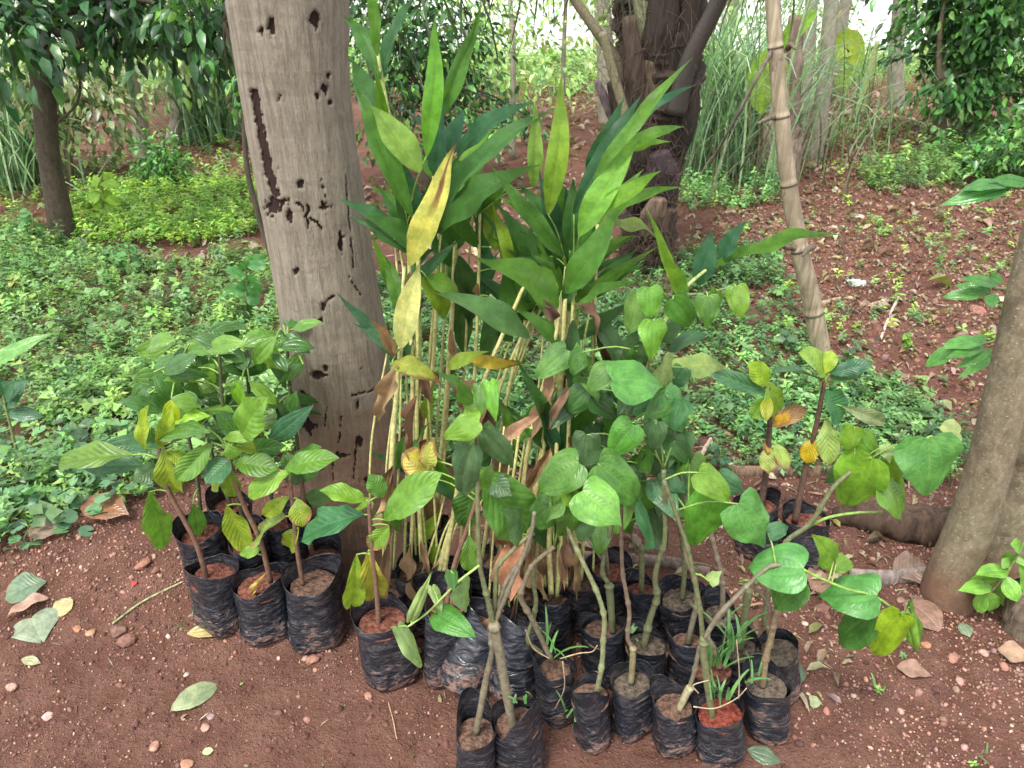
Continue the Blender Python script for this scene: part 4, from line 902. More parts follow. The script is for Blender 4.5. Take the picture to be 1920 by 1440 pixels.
# larger stones one can pick out
STN = [((88, 1345), 24, (.46, .30, .27), 'pinkish-white pebble on the bare soil near the bottom left'), ((1360 / 3, 1175), 30, (.36, .2, .16), 'flat pink stone in front of the leftmost bag'), ((222, 1186), 34, (.20, .11, .085), 'dull brown stone in the soil left of the bags, lying by a thin twig'),
       ((238, 1205), 44, (.19, .095, .07), 'broad red-brown stone half sunk below the dull brown one'), ((172, 1187), 20, (.42, .24, .15), 'orange-tan pebble right of the round grey-green fallen leaf'), ((145, 1180), 20, (.38, .17, .10), 'orange pebble just below the round fallen leaf'),
       ((268, 1062), 34, (.26, .12, .085), 'reddish angular stone at the edge of the pennywort'), ((292, 1072), 20, (.22, .10, .075), 'small red stone beside the reddish angular stone'), ((350, 1266), 14, (.5, .40, .34), 'small whitish pebble above the grey-green fallen leaf'),
       ((384, 1365), 22, (.40, .22, .17), 'pale pink stone right below the grey-green fallen leaf'), ((395, 1345), 18, (.36, .25, .25), 'greyish-pink pebble at the tip of the grey-green fallen leaf'), ((22, 1290), 24, (.42, .25, .2), 'pink stone at the left edge of the bare soil'),
       ((290, 1402), 24, (.40, .22, .16), 'flat pale pebble near the bottom edge on the left'), ((350, 1435), 26, (.42, .22, .14), 'orange-pink stone cut off by the bottom edge'), ((587, 1238), 34, (.30, .15, .11), 'brown stone touching the bottom of the third bag'),
       ((576, 1352), 20, (.34, .18, .14), 'small pink stone alone on the bare soil below the fourth bag'), ((690, 1306), 18, (.36, .19, .14), 'small tan stone under the fourth bag'), ((1509, 1170), 16, (.55, .44, .36), 'small creamy pebble behind the right rear bag'),
       ((1735, 1210), 22, (.40, .20, .11), 'orange pebble below the hanging yellow-green leaf'), ((1786, 1235), 24, (.32, .16, .12), 'red-brown pebble on the right under the brown leaf'), ((1690, 1128), 20, (.30, .17, .13), 'brown pebble beside the mud-stained trunk foot'),
       ((1842, 1225), 24, (.40, .25, .2), 'pink angular stone near the right edge below the root stub'), ((1880, 1252), 26, (.34, .17, .13), 'red-brown angular stone at the right edge'), ((1800, 1278), 20, (.36, .2, .17), 'pinkish pebble right of the folded brown fallen leaf'), ((1668, 610), 30, (.27, .12, .09), 'red stone on the tilled ridge by the pale stick'), ((1830, 585), 34, (.30, .14, .11), 'red clod beside the right trunk on the tilled soil'), ((1612, 410), 24, (.5, .42, .38), 'pale stone in the middle of the tilled soil')]
for k, ((x, y), w_, c, lab) in enumerate(STN):
    b0 = gp(x, y); V, F = rock_tpl(2, 100 + k, .55); V = V * (1 + .22 * fbm(V[:, :1] * 3 + k, V[:, 1:2] * 3 + V[:, 2:] * 3, k, 2)); s = w_ * mpp(b0); a_ = k * 1.7
    c = tuple(x * .8 for x in c); R3 = np.array(Matrix.Rotation(a_, 3, 'Z')); V = V * s * np.array([1, .85, .9]) @ R3.T
    o = link('stone', mesh_np('stone', V, F, M['rock'], tint=jit(c, len(V), .0), smooth=False)); o.location = Vector(b0 + [0, 0, s * .12]); tag(o, lab, 'stone', 'stones lying on the red soil')
# ------------------------------------------------------------------ single leaves
PROF = {'blade': ([0, .06, .2, .36, .52, .66, .78, .88, .95, 1], [.12, .42, .84, 1, .94, .74, .46, .21, .07, 0]),
        'heart': ([0, .05, .14, .28, .42, .58, .74, .87, .95, 1], [.66, .86, .97, 1, .94, .77, .50, .24, .09, 0]),
        'broad': ([0, .08, .25, .45, .6, .75, .88, .95, 1], [.07, .32, .74, .97, 1, .84, .48, .20, 0]),
        'gloss': ([0, .1, .3, .5, .7, .85, .95, 1], [.06, .45, .88, 1, .82, .46, .16, 0])}
PROF['dryleaf'] = PROF['blade']
ASP = {'blade': 6.0, 'heart': 1.25, 'broad': 2.2, 'gloss': 2.4, 'dryleaf': 5.0}
_cache = {}
def leaf_mesh(kd, bend=.08, curve=0.0, var=0):
    key = (kd, round(bend, 2), round(curve, 2), var)
    if key in _cache: return _cache[key]
    r = np.random.default_rng(len(kd) * 31 + var * 7); nv = {'blade': 25, 'dryleaf': 17}.get(kd, 15); nu = 11
    v = np.linspace(0, 1, nv); s = np.linspace(-1, 1, nu); S, Vv = np.meshgrid(s, v)
    p = np.interp(Vv, *PROF[kd]); ia = 1 / ASP[kd]
    if kd == 'heart':
        v = np.array([0, .03, .07, .12, .18, .26, .35, .45, .55, .65, .75, .84, .92, .97, 1.0]); S, Vv = np.meshgrid(s, v)
        hv = [0, .05, .10, .17, .27, .38, .52, .67, .82, .94, 1]; hx = [.13, .26, .38, .46, .5, .48, .41, .30, .17, .055, 0]; hy = [-.065, -.085, -.04, .06, .2, .34, .5, .66, .81, .94, 1.0]
        p = 2 * np.interp(Vv, hv, hx); x = .5 * S * p; y = Vv + np.abs(S) * (np.interp(Vv, hv, hy) - Vv)
    else:
        x = .5 * S * p; y = Vv.copy()
    y = y + .06 * ia * np.abs(S) * np.sin(Vv * 9 + var) * (Vv > .1)
    amp = {'blade': .17, 'heart': .06, 'broad': .10, 'gloss': .04, 'dryleaf': .34}[kd]; fq = r.uniform(9, 15)
    ph = r.uniform(0, 6, 2)
    wave = amp * np.where(S < 0, np.sin(Vv * fq + ph[0]), np.sin(Vv * fq * 1.1 + ph[1])) * np.abs(S) ** 1.6 * p
    fold = {'blade': .30, 'heart': .12, 'broad': .24, 'gloss': .10, 'dryleaf': .75}[kd] * r.uniform(.5, 1.3)
    sag = {'heart': -.14, 'broad': -.10, 'gloss': -.06}.get(kd, -.05)
    z = ia * (np.abs(S) * p * fold + S * S * p * p * sag * 1.6 + wave)
    if kd == 'heart':
        for q in (.36, .72): z = z - ia * .022 * np.exp(-((np.abs(S) - q) / .10) ** 2) * p
        z = z - ia * .03 * np.exp(-(S / .10) ** 2)
    if kd == 'broad': z = z + ia * .012 * np.sin((Vv * 9 - np.abs(S) * 2.6) * 6.283) * np.abs(S) ** .5 * p
    z = z + bend * 4 * Vv * (1 - Vv) - (.10 if kd in ('heart', 'gloss') else .04) * Vv ** 3
    if kd == 'blade':
        z = z - r.uniform(.02, .13) * sstep(.55, 1.0, Vv) ** 1.5; x = x + r.normal(0, .28) * sstep(.4, 1, Vv) ** 2 * (1 - Vv * .6)
    tw = r.normal(0, .25) * (3 if kd == 'dryleaf' else 1)
    x, z = x * np.cos(tw * Vv) , z + ia * x * np.sin(tw * Vv)
    P = np.stack([x, y, z], -1)
    P[..., 0] += curve * 4 * Vv * (1 - Vv) * ASP[kd]
    P = P.reshape(-1, 3); i = np.arange(nv - 1)[:, None] * nu; j = np.arange(nu - 1)[None]
    F = np.stack([i + j, i + j + 1, i + nu + j + 1, i + nu + j], -1).reshape(-1, 4)
    uv = np.stack([(S * .5 + .5).ravel(), Vv.ravel()], 1)
    _cache[key] = mesh_np(kd + '_leaf', P, F, M[kd], uv); return _cache[key]
lr = np.random.default_rng(4242)
def lerp(a, b, t): return tuple(x + (y - x) * t for x, y in zip(a, b))
def place_leaf(parent, kd, P0, P1, W, colr, normal=None, roll=0.0, bend=.06, curve=0.0, dry=0.0, name='leaf', var=None, jitter=.1, streak=0.0):
    P0 = np.asarray(P0, float); P1 = np.asarray(P1, float); d = P1 - P0; L = np.linalg.norm(d); d /= L
    if normal is None:
        c = CAM - (P0 + P1) / 2; c /= np.linalg.norm(c); nn = c * .8 + np.array([0, 0, .55])
    else: nn = np.asarray(normal, float)
    nn = nn - d * np.dot(nn, d); nn /= np.linalg.norm(nn) + 1e-9
    s = np.cross(d, nn); nn2 = nn * math.cos(roll) + s * math.sin(roll); s = np.cross(d, nn2)
    if normal is None:
        c = CAM - (P0 + P1) / 2; c -= d * np.dot(c, d); c /= np.linalg.norm(c); W = W / max(.55, abs(float(np.dot(c, nn2))))
    me = leaf_mesh(kd, bend, curve, int(lr.integers(0, 5)) if var is None else var)
    o = bpy.data.objects.new(name, me); col.objects.link(o)
    Mx = Matrix(((s[0] * W, d[0] * L, nn2[0] * L, P0[0]), (s[1] * W, d[1] * L, nn2[1] * L, P0[1]), (s[2] * W, d[2] * L, nn2[2] * L, P0[2]), (0, 0, 0, 1)))
    if parent is not None:
        o.parent = parent; Mx = Matrix.Translation(-parent.location) @ Mx
    o.matrix_basis = Mx
    f = 1 + lr.normal(0, jitter); o.color = (*[min(.9, max(.004, c * f)) for c in colr], 1)
    if dry: o['dry'] = float(dry)
    if streak: o['streak'] = float(streak)
    return o
def pleaf(parent, kd, b, t, w_, Y, colr, dY=None, **k):
    """leaf from picture point b to t (its attachment and its tip) hung at depth Y; w_ is its width as seen"""
    dY = lr.normal(0, .035) if dY is None else dY
    P0 = at(*b, Y); P1 = at(*t, Y + dY)
    if kd == 'blade': w_ = w_ * .88; colr = (colr[0] * 1.04, colr[1] * 1.18, colr[2] * 1.1)
    return place_leaf(parent, kd, P0, P1, w_ * mpp((P0 + P1) / 2), colr, roll=k.pop('roll', lr.normal(0, .3)), **k)

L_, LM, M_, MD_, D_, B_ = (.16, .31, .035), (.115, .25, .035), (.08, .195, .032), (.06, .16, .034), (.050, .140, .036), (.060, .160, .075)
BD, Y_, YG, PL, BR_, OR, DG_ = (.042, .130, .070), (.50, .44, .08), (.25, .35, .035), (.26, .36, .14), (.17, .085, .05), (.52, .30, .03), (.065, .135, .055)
STEM_G, STEM_B, STEM_R, STEM_Y = (.125, .135, .065), (.15, .13, .09), (.15, .085, .058), (.50, .46, .20)
PET = (.17, .28, .06)

# ------------------------------------------------------------------ bags
def bag(root, B, T, r, seed, soilc, open_=True, n=40, S=56, rim=.16, soil_at=.86):
    """a soil-filled polythene bag standing at B with its mouth at T"""
    q = np.random.default_rng(seed); B = np.asarray(B, float); T = np.asarray(T, float); ax = T - B; H = np.linalg.norm(ax); ax /= H
    e = np.array([1.0, 0, 0]); e -= ax * np.dot(e, ax); e /= np.linalg.norm(e); f = np.cross(ax, e)
    a = np.linspace(0, 2 * math.pi, S, endpoint=False); ca, sa = np.cos(a), np.sin(a); rows = []; uvv = []
    ph = q.uniform(0, 6.28, 4); edge = 1 + rim * (.5 * np.sin(a + ph[0]) + .35 * np.sin(2 * a + ph[1]) + .35 * fbm(ca * 1.6 + seed, sa * 1.6, seed, 2))
    def ring(v, k, fl=0.0, nz=1.0):
        rr = r * k * (1 + .10 * np.cos(2 * a + ph[2]) + .045 * np.cos(3 * a + ph[0] + 2 * np.mean(v)) + .035 * np.cos(4 * a + ph[3]))
        crease = np.abs(fbm(ca * 1.3 + 7 + seed, sa * 1.3 + v * 11 + 2 * fbm(ca, sa, seed + 5, 2), seed, 3))
        tp = 1 - .75 * float(sstep(.75, .9, np.mean(v)))
        hz = np.abs(fbm(ca * 1.1 + seed, sa * 1.1 + np.mean(v) * (9 + 9 * (1 - np.mean(v))) * H / r / 3, seed + 8, 2)) ** .7
        rr = rr * (1 + tp * .075 * hz * (1.25 - np.mean(v)) - tp * .03)
        rr = rr * (1 - tp * .085 * crease + tp * .045 * fbm(ca * 3.5, sa * 3.5 + np.mean(v) * 4, seed + 3, 3)) + fl
        vv = v if np.ndim(v) else np.full(S, v)
        return B + e * (ca * rr)[:, None] + f * (sa * rr)[:, None] + ax * (vv * H)[:, None]
    low = q.uniform(.9, 1.0)
    for i in range(n + 1):
        v = i / n; k = 1.0 - .26 * max(0, 1 - v / .07) ** 1.5 + .05 * math.exp(-((v - .2) / .15) ** 2) * low - .03 * v
        vv = np.minimum(1e9, v * (1 + (edge - 1) * v ** 3)); flare = r * .07 * sstep(.85, 1.0, v) * (np.sin(a * 2 + ph[1]) + .4)
        rows.append(ring(vv, k, flare)); uvv.append(v)
    for v, k in ((1.0, .975), (.94, .955), (.86, .94), (.80, .93)):                       # the inner face
        rows.append(ring(v * (1 + (edge - 1) * v ** 3), k, r * .07 * sstep(.85, 1.0, v) * (np.sin(a * 2 + ph[1]) + .4))); uvv.append(v)
    V = np.concatenate(rows); m = len(rows); i = np.arange(m - 1)[:, None] * S; j = np.arange(S)[None]; j2 = (j + 1) % S
    F4 = np.stack([i + j, i + j2, i + S + j2, i + S + j], -1).reshape(-1, 4); F = np.concatenate([F4[:, :3], F4[:, [0, 2, 3]]])
    V = np.concatenate([V, (B + ax * .01 * H)[None]]); k0 = len(V) - 1; jj = np.arange(S); F = np.concatenate([F, np.stack([np.full(S, k0), (jj + 1) % S, jj], 1)])
    uv = np.concatenate([np.stack([np.tile(np.arange(S) / S, m), np.repeat(uvv, S)], 1), [[.5, 0]]])
    link('grow_bag', mesh_np('grow_bag', V, F, M['bag'], uv), root)
    sv = soil_at * (1 + (float(edge.min()) - 1) * .6); R_, C_ = 9, 30; b = np.linspace(0, 2 * math.pi, C_, endpoint=False)
    rad = np.linspace(0, 1, R_)[1:] * r * .90; RR, BB = np.meshgrid(rad, b, indexing='ij'); x, y = RR * np.cos(BB), RR * np.sin(BB)
    z = sv * H + r * (.11 * fbm(x / r * 1.5 + seed, y / r * 1.5, seed, 4) + .05 * np.abs(fbm(x / r * 6 + seed, y / r * 6, seed + 1, 3)) + .06 * (1 - RR / r))
    P = np.concatenate([(B + ax * (sv * H + r * .07))[None], (B + e * x[..., None] + f * y[..., None] + ax * z[..., None]).reshape(-1, 3)])
    jj = np.arange(C_); F = [np.stack([np.zeros(C_, int), 1 + jj, 1 + (jj + 1) % C_], 1)]
    for i in range(R_ - 2):
        o0 = 1 + i * C_; F += [np.stack([o0 + jj, o0 + C_ + jj, o0 + C_ + (jj + 1) % C_], 1), np.stack([o0 + jj, o0 + C_ + (jj + 1) % C_, o0 + (jj + 1) % C_], 1)]
    link('soil', mesh_np('soil', P, np.concatenate(F), M['potsoil'] if soilc is not None else None), root, soilc)
    return B + ax * sv * H
RED, GREY, BRN = (.20, .078, .056), (.15, .118, .094), (.18, .108, .08)
class Pot:
    def __init__(s, label, bpx, rpx, w_, soilc, seed, group, cat='potted plant', name='bagged_seedling', rim=.16):
        B = gp(*bpx); s.Y = B[1]; T = at(*rpx, s.Y); r = w_ * .5 * mpp((B + T) / 2) * .97
        B = B - np.array([0, 0, .004]); s.root = thing(name, label, cat, B, group); s.r = r; s.seed = seed
        s.top = bag(s.root, B, T, r, seed, soilc, rim=rim); s.stems = []
    def stem(s, pts, w0, w1, colr, nodes=None, bump=.4, lean=0.0, y0=0.0, name='stem', noise=.08, mat='stem'):
        n = len(pts); P = []
        for i, p in enumerate(pts):
            P.append(at(*p[:2], s.Y + y0 + lean * i / max(1, n - 1) + (p[2] if len(p) > 2 else 0)))
        k = mpp(P[0]) * .5; d = P[0] - P[1]; d /= np.linalg.norm(d)
        if y0 == 0.0 and name == 'stem': P[0] = P[0] + d * .02
        o = tube(name, P, [w0 * k, w1 * k], M[mat], s.root, colr, sides=9, n=max(14, 9 * n), bumps=nodes, bump=bump, noise=noise, seed=s.seed)
        s.stems.append(catmull(P, 40)); return o
    def leaf(s, kd, b, t, w_, colr, y=0.0, pet=True, **k):
        o = pleaf(s.root, kd, b, t, w_, s.Y + y, colr, **k); P0 = at(*b, s.Y + y)
        if pet and s.stems:
            A = np.concatenate(s.stems); dd = np.linalg.norm(A - P0, axis=1); q = A[dd.argmin()]; L = dd.min()
            if .006 < L < .2:
                mid = (q + P0) / 2 + np.array([0, 0, .12 * L]); k2 = mpp(P0) * (2.0 if kd != 'blade' else 1.6)
                tube('petiole', [q, mid, P0], [k2, k2 * .8], M['stem'], s.root, PET, sides=5, n=7)
        return o
# ------------------------------------------------------------------ broad-leaved seedlings on the left
GA, GB, GC, GD = 'broad-leaved seedlings in black bags left of the trunk', 'glossy dark seedlings in black bags left of the trunk', 'tall ginger-like plants in black bags', 'heart-leaved vine cuttings in black bags'
p = Pot('leftmost front black bag with a leaning brown stem and a big pale leaf pointing left', (417, 1165), (395, 1062), 92, RED, 1, GA)
p.stem([(386, 1078), (368, 1020), (345, 975), (318, 925), (303, 880), (298, 840)], 10, 7, STEM_R)
p.leaf('broad', (248, 853), (103, 871), 46, L_, roll=.1, var=1); p.leaf('broad', (272, 842), (276, 762), 32, YG); p.leaf('broad', (281, 922), (307, 1032), 46, LM, bend=-.03, dry=.15)
p.leaf('broad', (270, 872), (150, 878), 40, B_, y=.06); p.leaf('broad', (300, 840), (322, 765), 30, YG); p.leaf('broad', (308, 838), (338, 925), 42, YG, dry=.2, bend=.15); p.leaf('broad', (300, 870), (250, 905), 36, DG_, y=.04)
p.leaf('broad', (312, 848), (348, 872), 26, YG, dry=.4); p.leaf('broad', (296, 830), (262, 800), 26, M_)
p = Pot('second front black bag from the left, a dry tan leaf lying on its red soil', (507, 1180), (487, 1083), 98, RED, 2, GA)
p.stem([(505, 1080), (487, 1012), (458, 950), (437, 890), (428, 845)], 10, 7, STEM_R)
p.leaf('broad', (455, 818), (500, 745), 62, lerp(L_, M_, .4), var=2); p.leaf('broad', (420, 822), (480, 818), 24, L_); p.leaf('broad', (424, 832), (485, 845), 24, YG, dry=.2); p.leaf('broad', (428, 830), (445, 858), 36, L_)
p.leaf('broad', (398, 830), (328, 903), 44, lerp(M_, L_, .3)); p.leaf('broad', (432, 862), (384, 907), 52, B_); p.leaf('broad', (440, 868), (522, 880), 46, LM); p.leaf('broad', (430, 890), (395, 910), 34, YG)
p.leaf('broad', (426, 948), (462, 1040), 46, YG, dry=.35, bend=-.04); p.leaf('broad', (450, 1040), (490, 1028), 24, L_); p.leaf('broad', (425, 870), (440, 935), 36, lerp(LM, YG, .5), dry=.2)
p.leaf('dryleaf', (478, 1112), (500, 1072), 16, (.42, .32, .10), y=-.02, pet=False, name='fallen_leaf')
p.leaf('broad', (450, 850), (535, 835), 40, MD_, y=.08); p.leaf('broad', (470, 845), (420, 790), 40, M_, y=.05); p.leaf('broad', (455, 830), (405, 770), 34, MD_, y=.08)
p = Pot('third front black bag from the left, tallest and upright with a plain black front', (598, 1197), (587, 1072), 98, BRN, 3, GA)
p.stem([(566, 1086), (557, 1030), (550, 960), (543, 895)], 9, 7, STEM_R)
p.leaf('broad', (535, 878), (633, 858), 50, LM, var=0, roll=.1); p.leaf('broad', (545, 885), (462, 932), 44, L_, dry=.2); p.leaf('broad', (558, 935), (567, 988), 44, YG, dry=.5); p.leaf('broad', (542, 930), (494, 968), 32, YG, dry=.2)
p.leaf('broad', (536, 968), (474, 1018), 40, lerp(YG, PL, .5), dry=.35); p.leaf('broad', (560, 990), (540, 1030), 36, YG, dry=.3); p.leaf('broad', (545, 880), (600, 838), 34, M_, y=.06)
p = Pot('black bag tilted alone in front of the trunk, its seedling with yellow blotched lower leaves', (735, 1266), (712, 1145), 98, RED, 4, GA)
p.stem([(710, 1163), (706, 1110), (700, 1050), (694, 985), (692, 940)], 10, 7, STEM_R)
p.leaf('broad', (683, 965), (560, 1010), 58, (.05, .19, .075), var=3, roll=.1); p.leaf('broad', (686, 938), (598, 918), 36, L_); p.leaf('broad', (720, 930), (692, 890), 40, M_); p.leaf('broad', (722, 975), (828, 885), 62, LM, var=1, roll=.1)
p.leaf('broad', (668, 1040), (656, 1146), 40, lerp(YG, L_, .3), dry=.1); p.leaf('broad', (690, 1032), (708, 1128), 52, (.42, .42, .06), dry=.45, var=2); p.leaf('broad', (730, 985), (690, 1030), 38, L_, dry=.5); p.leaf('broad', (715, 960), (755, 990), 30, M_, y=.04)
p.leaf('broad', (700, 945), (650, 975), 34, L_, y=.06)
p = Pot('black bag behind the third front one, red soil heaped to its brim against the trunk', (613, 1135), (604, 1030), 84, RED, 5, GA)
p.stem([(586, 1040), (578, 1005), (572, 955), (566, 900)], 10, 7, STEM_R)
p.leaf('broad', (566, 905), (600, 860), 34, MD_); p.leaf('broad', (566, 900), (530, 850), 34, M_); p.leaf('broad', (572, 930), (620, 935), 34, M_); p.leaf('broad', (565, 890), (535, 905), 30, DG_)
# glossy dark seedlings behind
r_ = np.random.default_rng(55)
for k, (bp_, rp_, w_, st, tops, lab) in enumerate([
        ((398, 1085), (372, 985), 82, [(378, 990), (370, 900), (350, 800), (338, 690)], [(320, 700), (345, 655), (310, 760), (352, 770), (290, 720)], 'mud-caked leaning black bag at the outer left of the seedlings'),
        ((478, 1105), (466, 1000), 80, [(460, 1000), (440, 900), (420, 780), (410, 650)], [(400, 660), (440, 640), (385, 700), (420, 740), (380, 800), (450, 760)], 'black bag holding a dark glossy seedling between the two leftmost front bags'),
        ((532, 1080), (520, 968), 78, [(515, 970), (500, 880), (470, 760), (462, 640)], [(455, 650), (500, 690), (480, 740), (450, 800), (510, 760)], 'black bag with a glossy seedling just behind the second front bag'),
        ((590, 1075), (580, 965), 76, [(570, 965), (560, 850), (545, 740), (538, 640)], [(520, 640), (540, 610), (505, 650), (545, 700), (520, 760), (555, 780)], 'black bag with a dark glossy seedling touching the left side of the trunk'),
        ((440, 1040), (430, 935), 78, [(430, 940), (400, 860), (380, 760), (372, 660)], [(370, 680), (340, 640), (400, 640), (360, 740), (330, 790), (395, 720)], 'rearmost black bag among the left seedlings, mostly hidden by leaves')]):
    p = Pot(lab, bp_, rp_, w_, RED, 10 + k, GB); p.stem(st, 8, 5, (.07, .075, .04))
    for tx, ty in tops:
        for j in range(3):
            an = r_.uniform(0, 6.28); ln = r_.uniform(60, 98); dx, dy = math.cos(an) * ln, math.sin(an) * ln * .55 + 8
            cc = lerp(D_, MD_, r_.uniform(0, 1)) if r_.uniform() < .6 else lerp(M_, L_, r_.uniform(0, .8))
            p.leaf('gloss', (tx + r_.normal(0, 10), ty + r_.normal(0, 10)), (tx + dx, ty + dy), r_.uniform(24, 36), cc, y=r_.normal(0, .06), bend=r_.uniform(.02, .14))
    if k == 0:
        p.leaf('gloss', (288, 698), (340, 752), 46, lerp(M_, B_, .4), y=-.05, var=1, bend=.12); p.leaf('gloss', (322, 798), (324, 748), 32, (.30, .38, .02), y=-.1); p.leaf('gloss', (325, 790), (390, 777), 30, (.22, .42, .03), y=-.1, bend=.12); p.leaf('gloss', (297, 822), (384, 800), 32, M_, y=-.12)
        p.leaf('gloss', (300, 835), (180, 838), 40, B_, y=-.02); p.leaf('gloss', (362, 945), (375, 1012), 32, M_, y=-.06, dry=.3)
    if k == 2:
        p.leaf('gloss', (453, 718), (447, 770), 38, (.17, .38, .03), y=-.08, var=2); p.leaf('gloss', (468, 716), (522, 760), 28, (.19, .38, .04), y=-.08); p.leaf('gloss', (505, 826), (580, 768), 42, BD, y=-.1)

# ------------------------------------------------------------------ tall ginger plants
def ginger(lab, bp_, rp_, w_, seed, stems, soilc=BRN, dry=3):
    p = Pot(lab, bp_, rp_, w_, soilc, seed, GC); q = np.random.default_rng(seed)
    for k in range(4):                                                     # thinner stems of the same clump
        s0 = stems[0][0]; p.stem([(x + (k - 1.5) * 20 + q.normal(0, 5) * i, y) for i, (x, y) in enumerate(s0)], 4.6, 3.4, lerp(STEM_Y, (.32, .36, .12), q.uniform(0, .7)), y0=.03, lean=.05)
    for pts, w0, w1 in stems:
        p.stem(pts, w0 * .92, w1 * .9, lerp(STEM_Y, (.32, .36, .12), q.uniform(0, .7)), lean=.05)
    for _ in range(dry):                                                   # brown withered sheaths hanging among the stems
        pts = stems[q.integers(0, len(stems))][0]; i = q.uniform(0, .85) * (len(pts) - 1); a_ = int(i); f_ = i - a_
        bx, by = lerp(pts[a_][:2], pts[min(a_ + 1, len(pts) - 1)][:2], f_)
        if q.uniform() < .22: p.leaf('blade', (bx, by), (bx + q.normal(0, 70), by - q.uniform(20, 130)), q.uniform(26, 42), lerp(DG_, M_, q.uniform(0, 1)) if q.uniform() < .75 else YG, y=.05, dry=.2 if q.uniform() < .4 else 0)
        p.leaf('dryleaf', (bx, by), (bx + q.normal(0, 26), by + q.uniform(60, 150)), q.uniform(14, 30), lerp((.17, .085, .055), (.36, .24, .13), q.uniform(0, 1) ** 1.5), y=q.normal(0, .04), pet=False, name='withered_leaf', roll=q.uniform(-1, 1), bend=q.uniform(-.1, .12))
    for pts, w0, w1 in stems:                                              # the leaves up the shoot, alternate, behind the ones named below
        bx, by = pts[-1][:2]
        for k in range(4):
            t = q.uniform(.0, .35); x0, y0 = lerp(pts[-1][:2], pts[-2][:2], t); sd = 1 if k % 2 else -1; ln = q.uniform(110, 210)
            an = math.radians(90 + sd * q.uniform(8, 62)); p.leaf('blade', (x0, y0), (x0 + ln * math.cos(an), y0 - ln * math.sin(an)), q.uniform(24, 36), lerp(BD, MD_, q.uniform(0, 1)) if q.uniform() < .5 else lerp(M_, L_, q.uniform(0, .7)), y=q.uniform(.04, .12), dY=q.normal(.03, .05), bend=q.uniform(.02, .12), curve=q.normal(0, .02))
    return p
g = ginger('ginger-like plant nearest the trunk, topped by the yellow brown-streaked leaf', (738, 1187), (730, 1090), 78, 101, [([(728, 1068), (735, 850), (752, 650)], 13, 8), ([(722, 1090), (728, 980), (738, 850), (758, 500)], 8, 6)], dry=6)
g.leaf('blade', (752, 652), (782, 488), 54, (.62, .56, .24), dY=.0, y=-.05, var=1, bend=.02, roll=.05, dry=.30); g.leaf('blade', (768, 498), (866, 272), 60, (.68, .58, .14), dY=.02, y=-.05, var=0, bend=.03, roll=.0, dry=.2, pet=False, streak=1)
g.leaf('blade', (735, 680), (822, 730), 46, (.42, .42, .08), dY=-.05, bend=.22, dry=.5); g.leaf('blade', (740, 670), (700, 590), 26, (.17, .085, .055), dry=.9)
g = ginger('ginger-like plant with a broad light blade leaning left against the trunk', (783, 1172), (785, 1052), 82, 102, [([(790, 1040), (782, 850), (782, 700), (785, 440)], 10, 7), ([(770, 1050), (775, 860), (770, 600), (765, 420)], 8, 6)], dry=6)
g.leaf('blade', (788, 322), (690, 190), 62, (.24, .36, .07), dY=.03, var=2, bend=.03, roll=.1); g.leaf('blade', (772, 405), (660, 138), 46, M_, dY=.05, bend=.06, curve=-.04); g.leaf('blade', (790, 472), (688, 386), 44, MD_, dY=-.02, bend=.1); g.leaf('blade', (800, 292), (829, 25), 44, (.14, .33, .04), dY=.03, var=0, bend=.02, roll=.1)
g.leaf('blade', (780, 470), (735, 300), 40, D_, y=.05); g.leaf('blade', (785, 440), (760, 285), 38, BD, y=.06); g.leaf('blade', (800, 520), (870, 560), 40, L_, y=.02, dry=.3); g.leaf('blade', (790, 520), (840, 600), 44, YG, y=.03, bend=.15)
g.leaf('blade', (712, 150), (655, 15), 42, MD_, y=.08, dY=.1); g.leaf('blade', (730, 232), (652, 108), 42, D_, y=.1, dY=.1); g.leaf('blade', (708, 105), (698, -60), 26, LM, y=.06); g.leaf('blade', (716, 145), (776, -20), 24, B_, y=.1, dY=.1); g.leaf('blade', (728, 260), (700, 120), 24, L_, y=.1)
tube('stem', [at(765, 430, g.Y + .06), at(745, 300, g.Y + .08), at(722, 180, g.Y + .09), at(708, 100, g.Y + .09)], [.006, .005, .004, .003], M['stem'], g.root, (.3, .36, .12), sides=7)
g = ginger('ginger-like plant with ribbed blue-green leaves and a blade rising to the top edge', (802, 1108), (800, 985), 76, 103, [([(815, 990), (840, 700), (853, 480), (860, 330)], 10, 7), ([(795, 985), (800, 800), (815, 640), (822, 420)], 9, 6)], dry=6)
g.leaf('blade', (822, 332), (838, 203), 46, (.05, .145, .10), y=-.04, var=3, bend=.1); g.leaf('blade', (845, 290), (866, 203), 40, (.055, .15, .105), y=-.04, bend=.12); g.leaf('blade', (797, 255), (912, -5), 36, M_, y=.04, dY=.06); g.leaf('blade', (858, 296), (1004, 190), 36, BD, dY=-.03, bend=.16); g.leaf('blade', (805, 425), (1038, 184), 40, lerp(MD_, B_, .3), dY=.0, bend=.1, y=-.04)
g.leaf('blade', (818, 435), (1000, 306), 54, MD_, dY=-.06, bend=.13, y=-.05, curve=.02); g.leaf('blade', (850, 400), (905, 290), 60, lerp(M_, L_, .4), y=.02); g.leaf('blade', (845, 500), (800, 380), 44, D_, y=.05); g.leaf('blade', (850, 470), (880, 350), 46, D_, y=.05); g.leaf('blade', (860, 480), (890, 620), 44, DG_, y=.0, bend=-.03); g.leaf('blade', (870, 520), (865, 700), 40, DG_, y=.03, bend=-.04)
g.leaf('blade', (860, 560), (820, 450), 46, M_, y=.04); g.leaf('blade', (880, 600), (935, 470), 44, D_, y=.06); g.leaf('blade', (905, 560), (890, 400), 34, BD, y=.05)
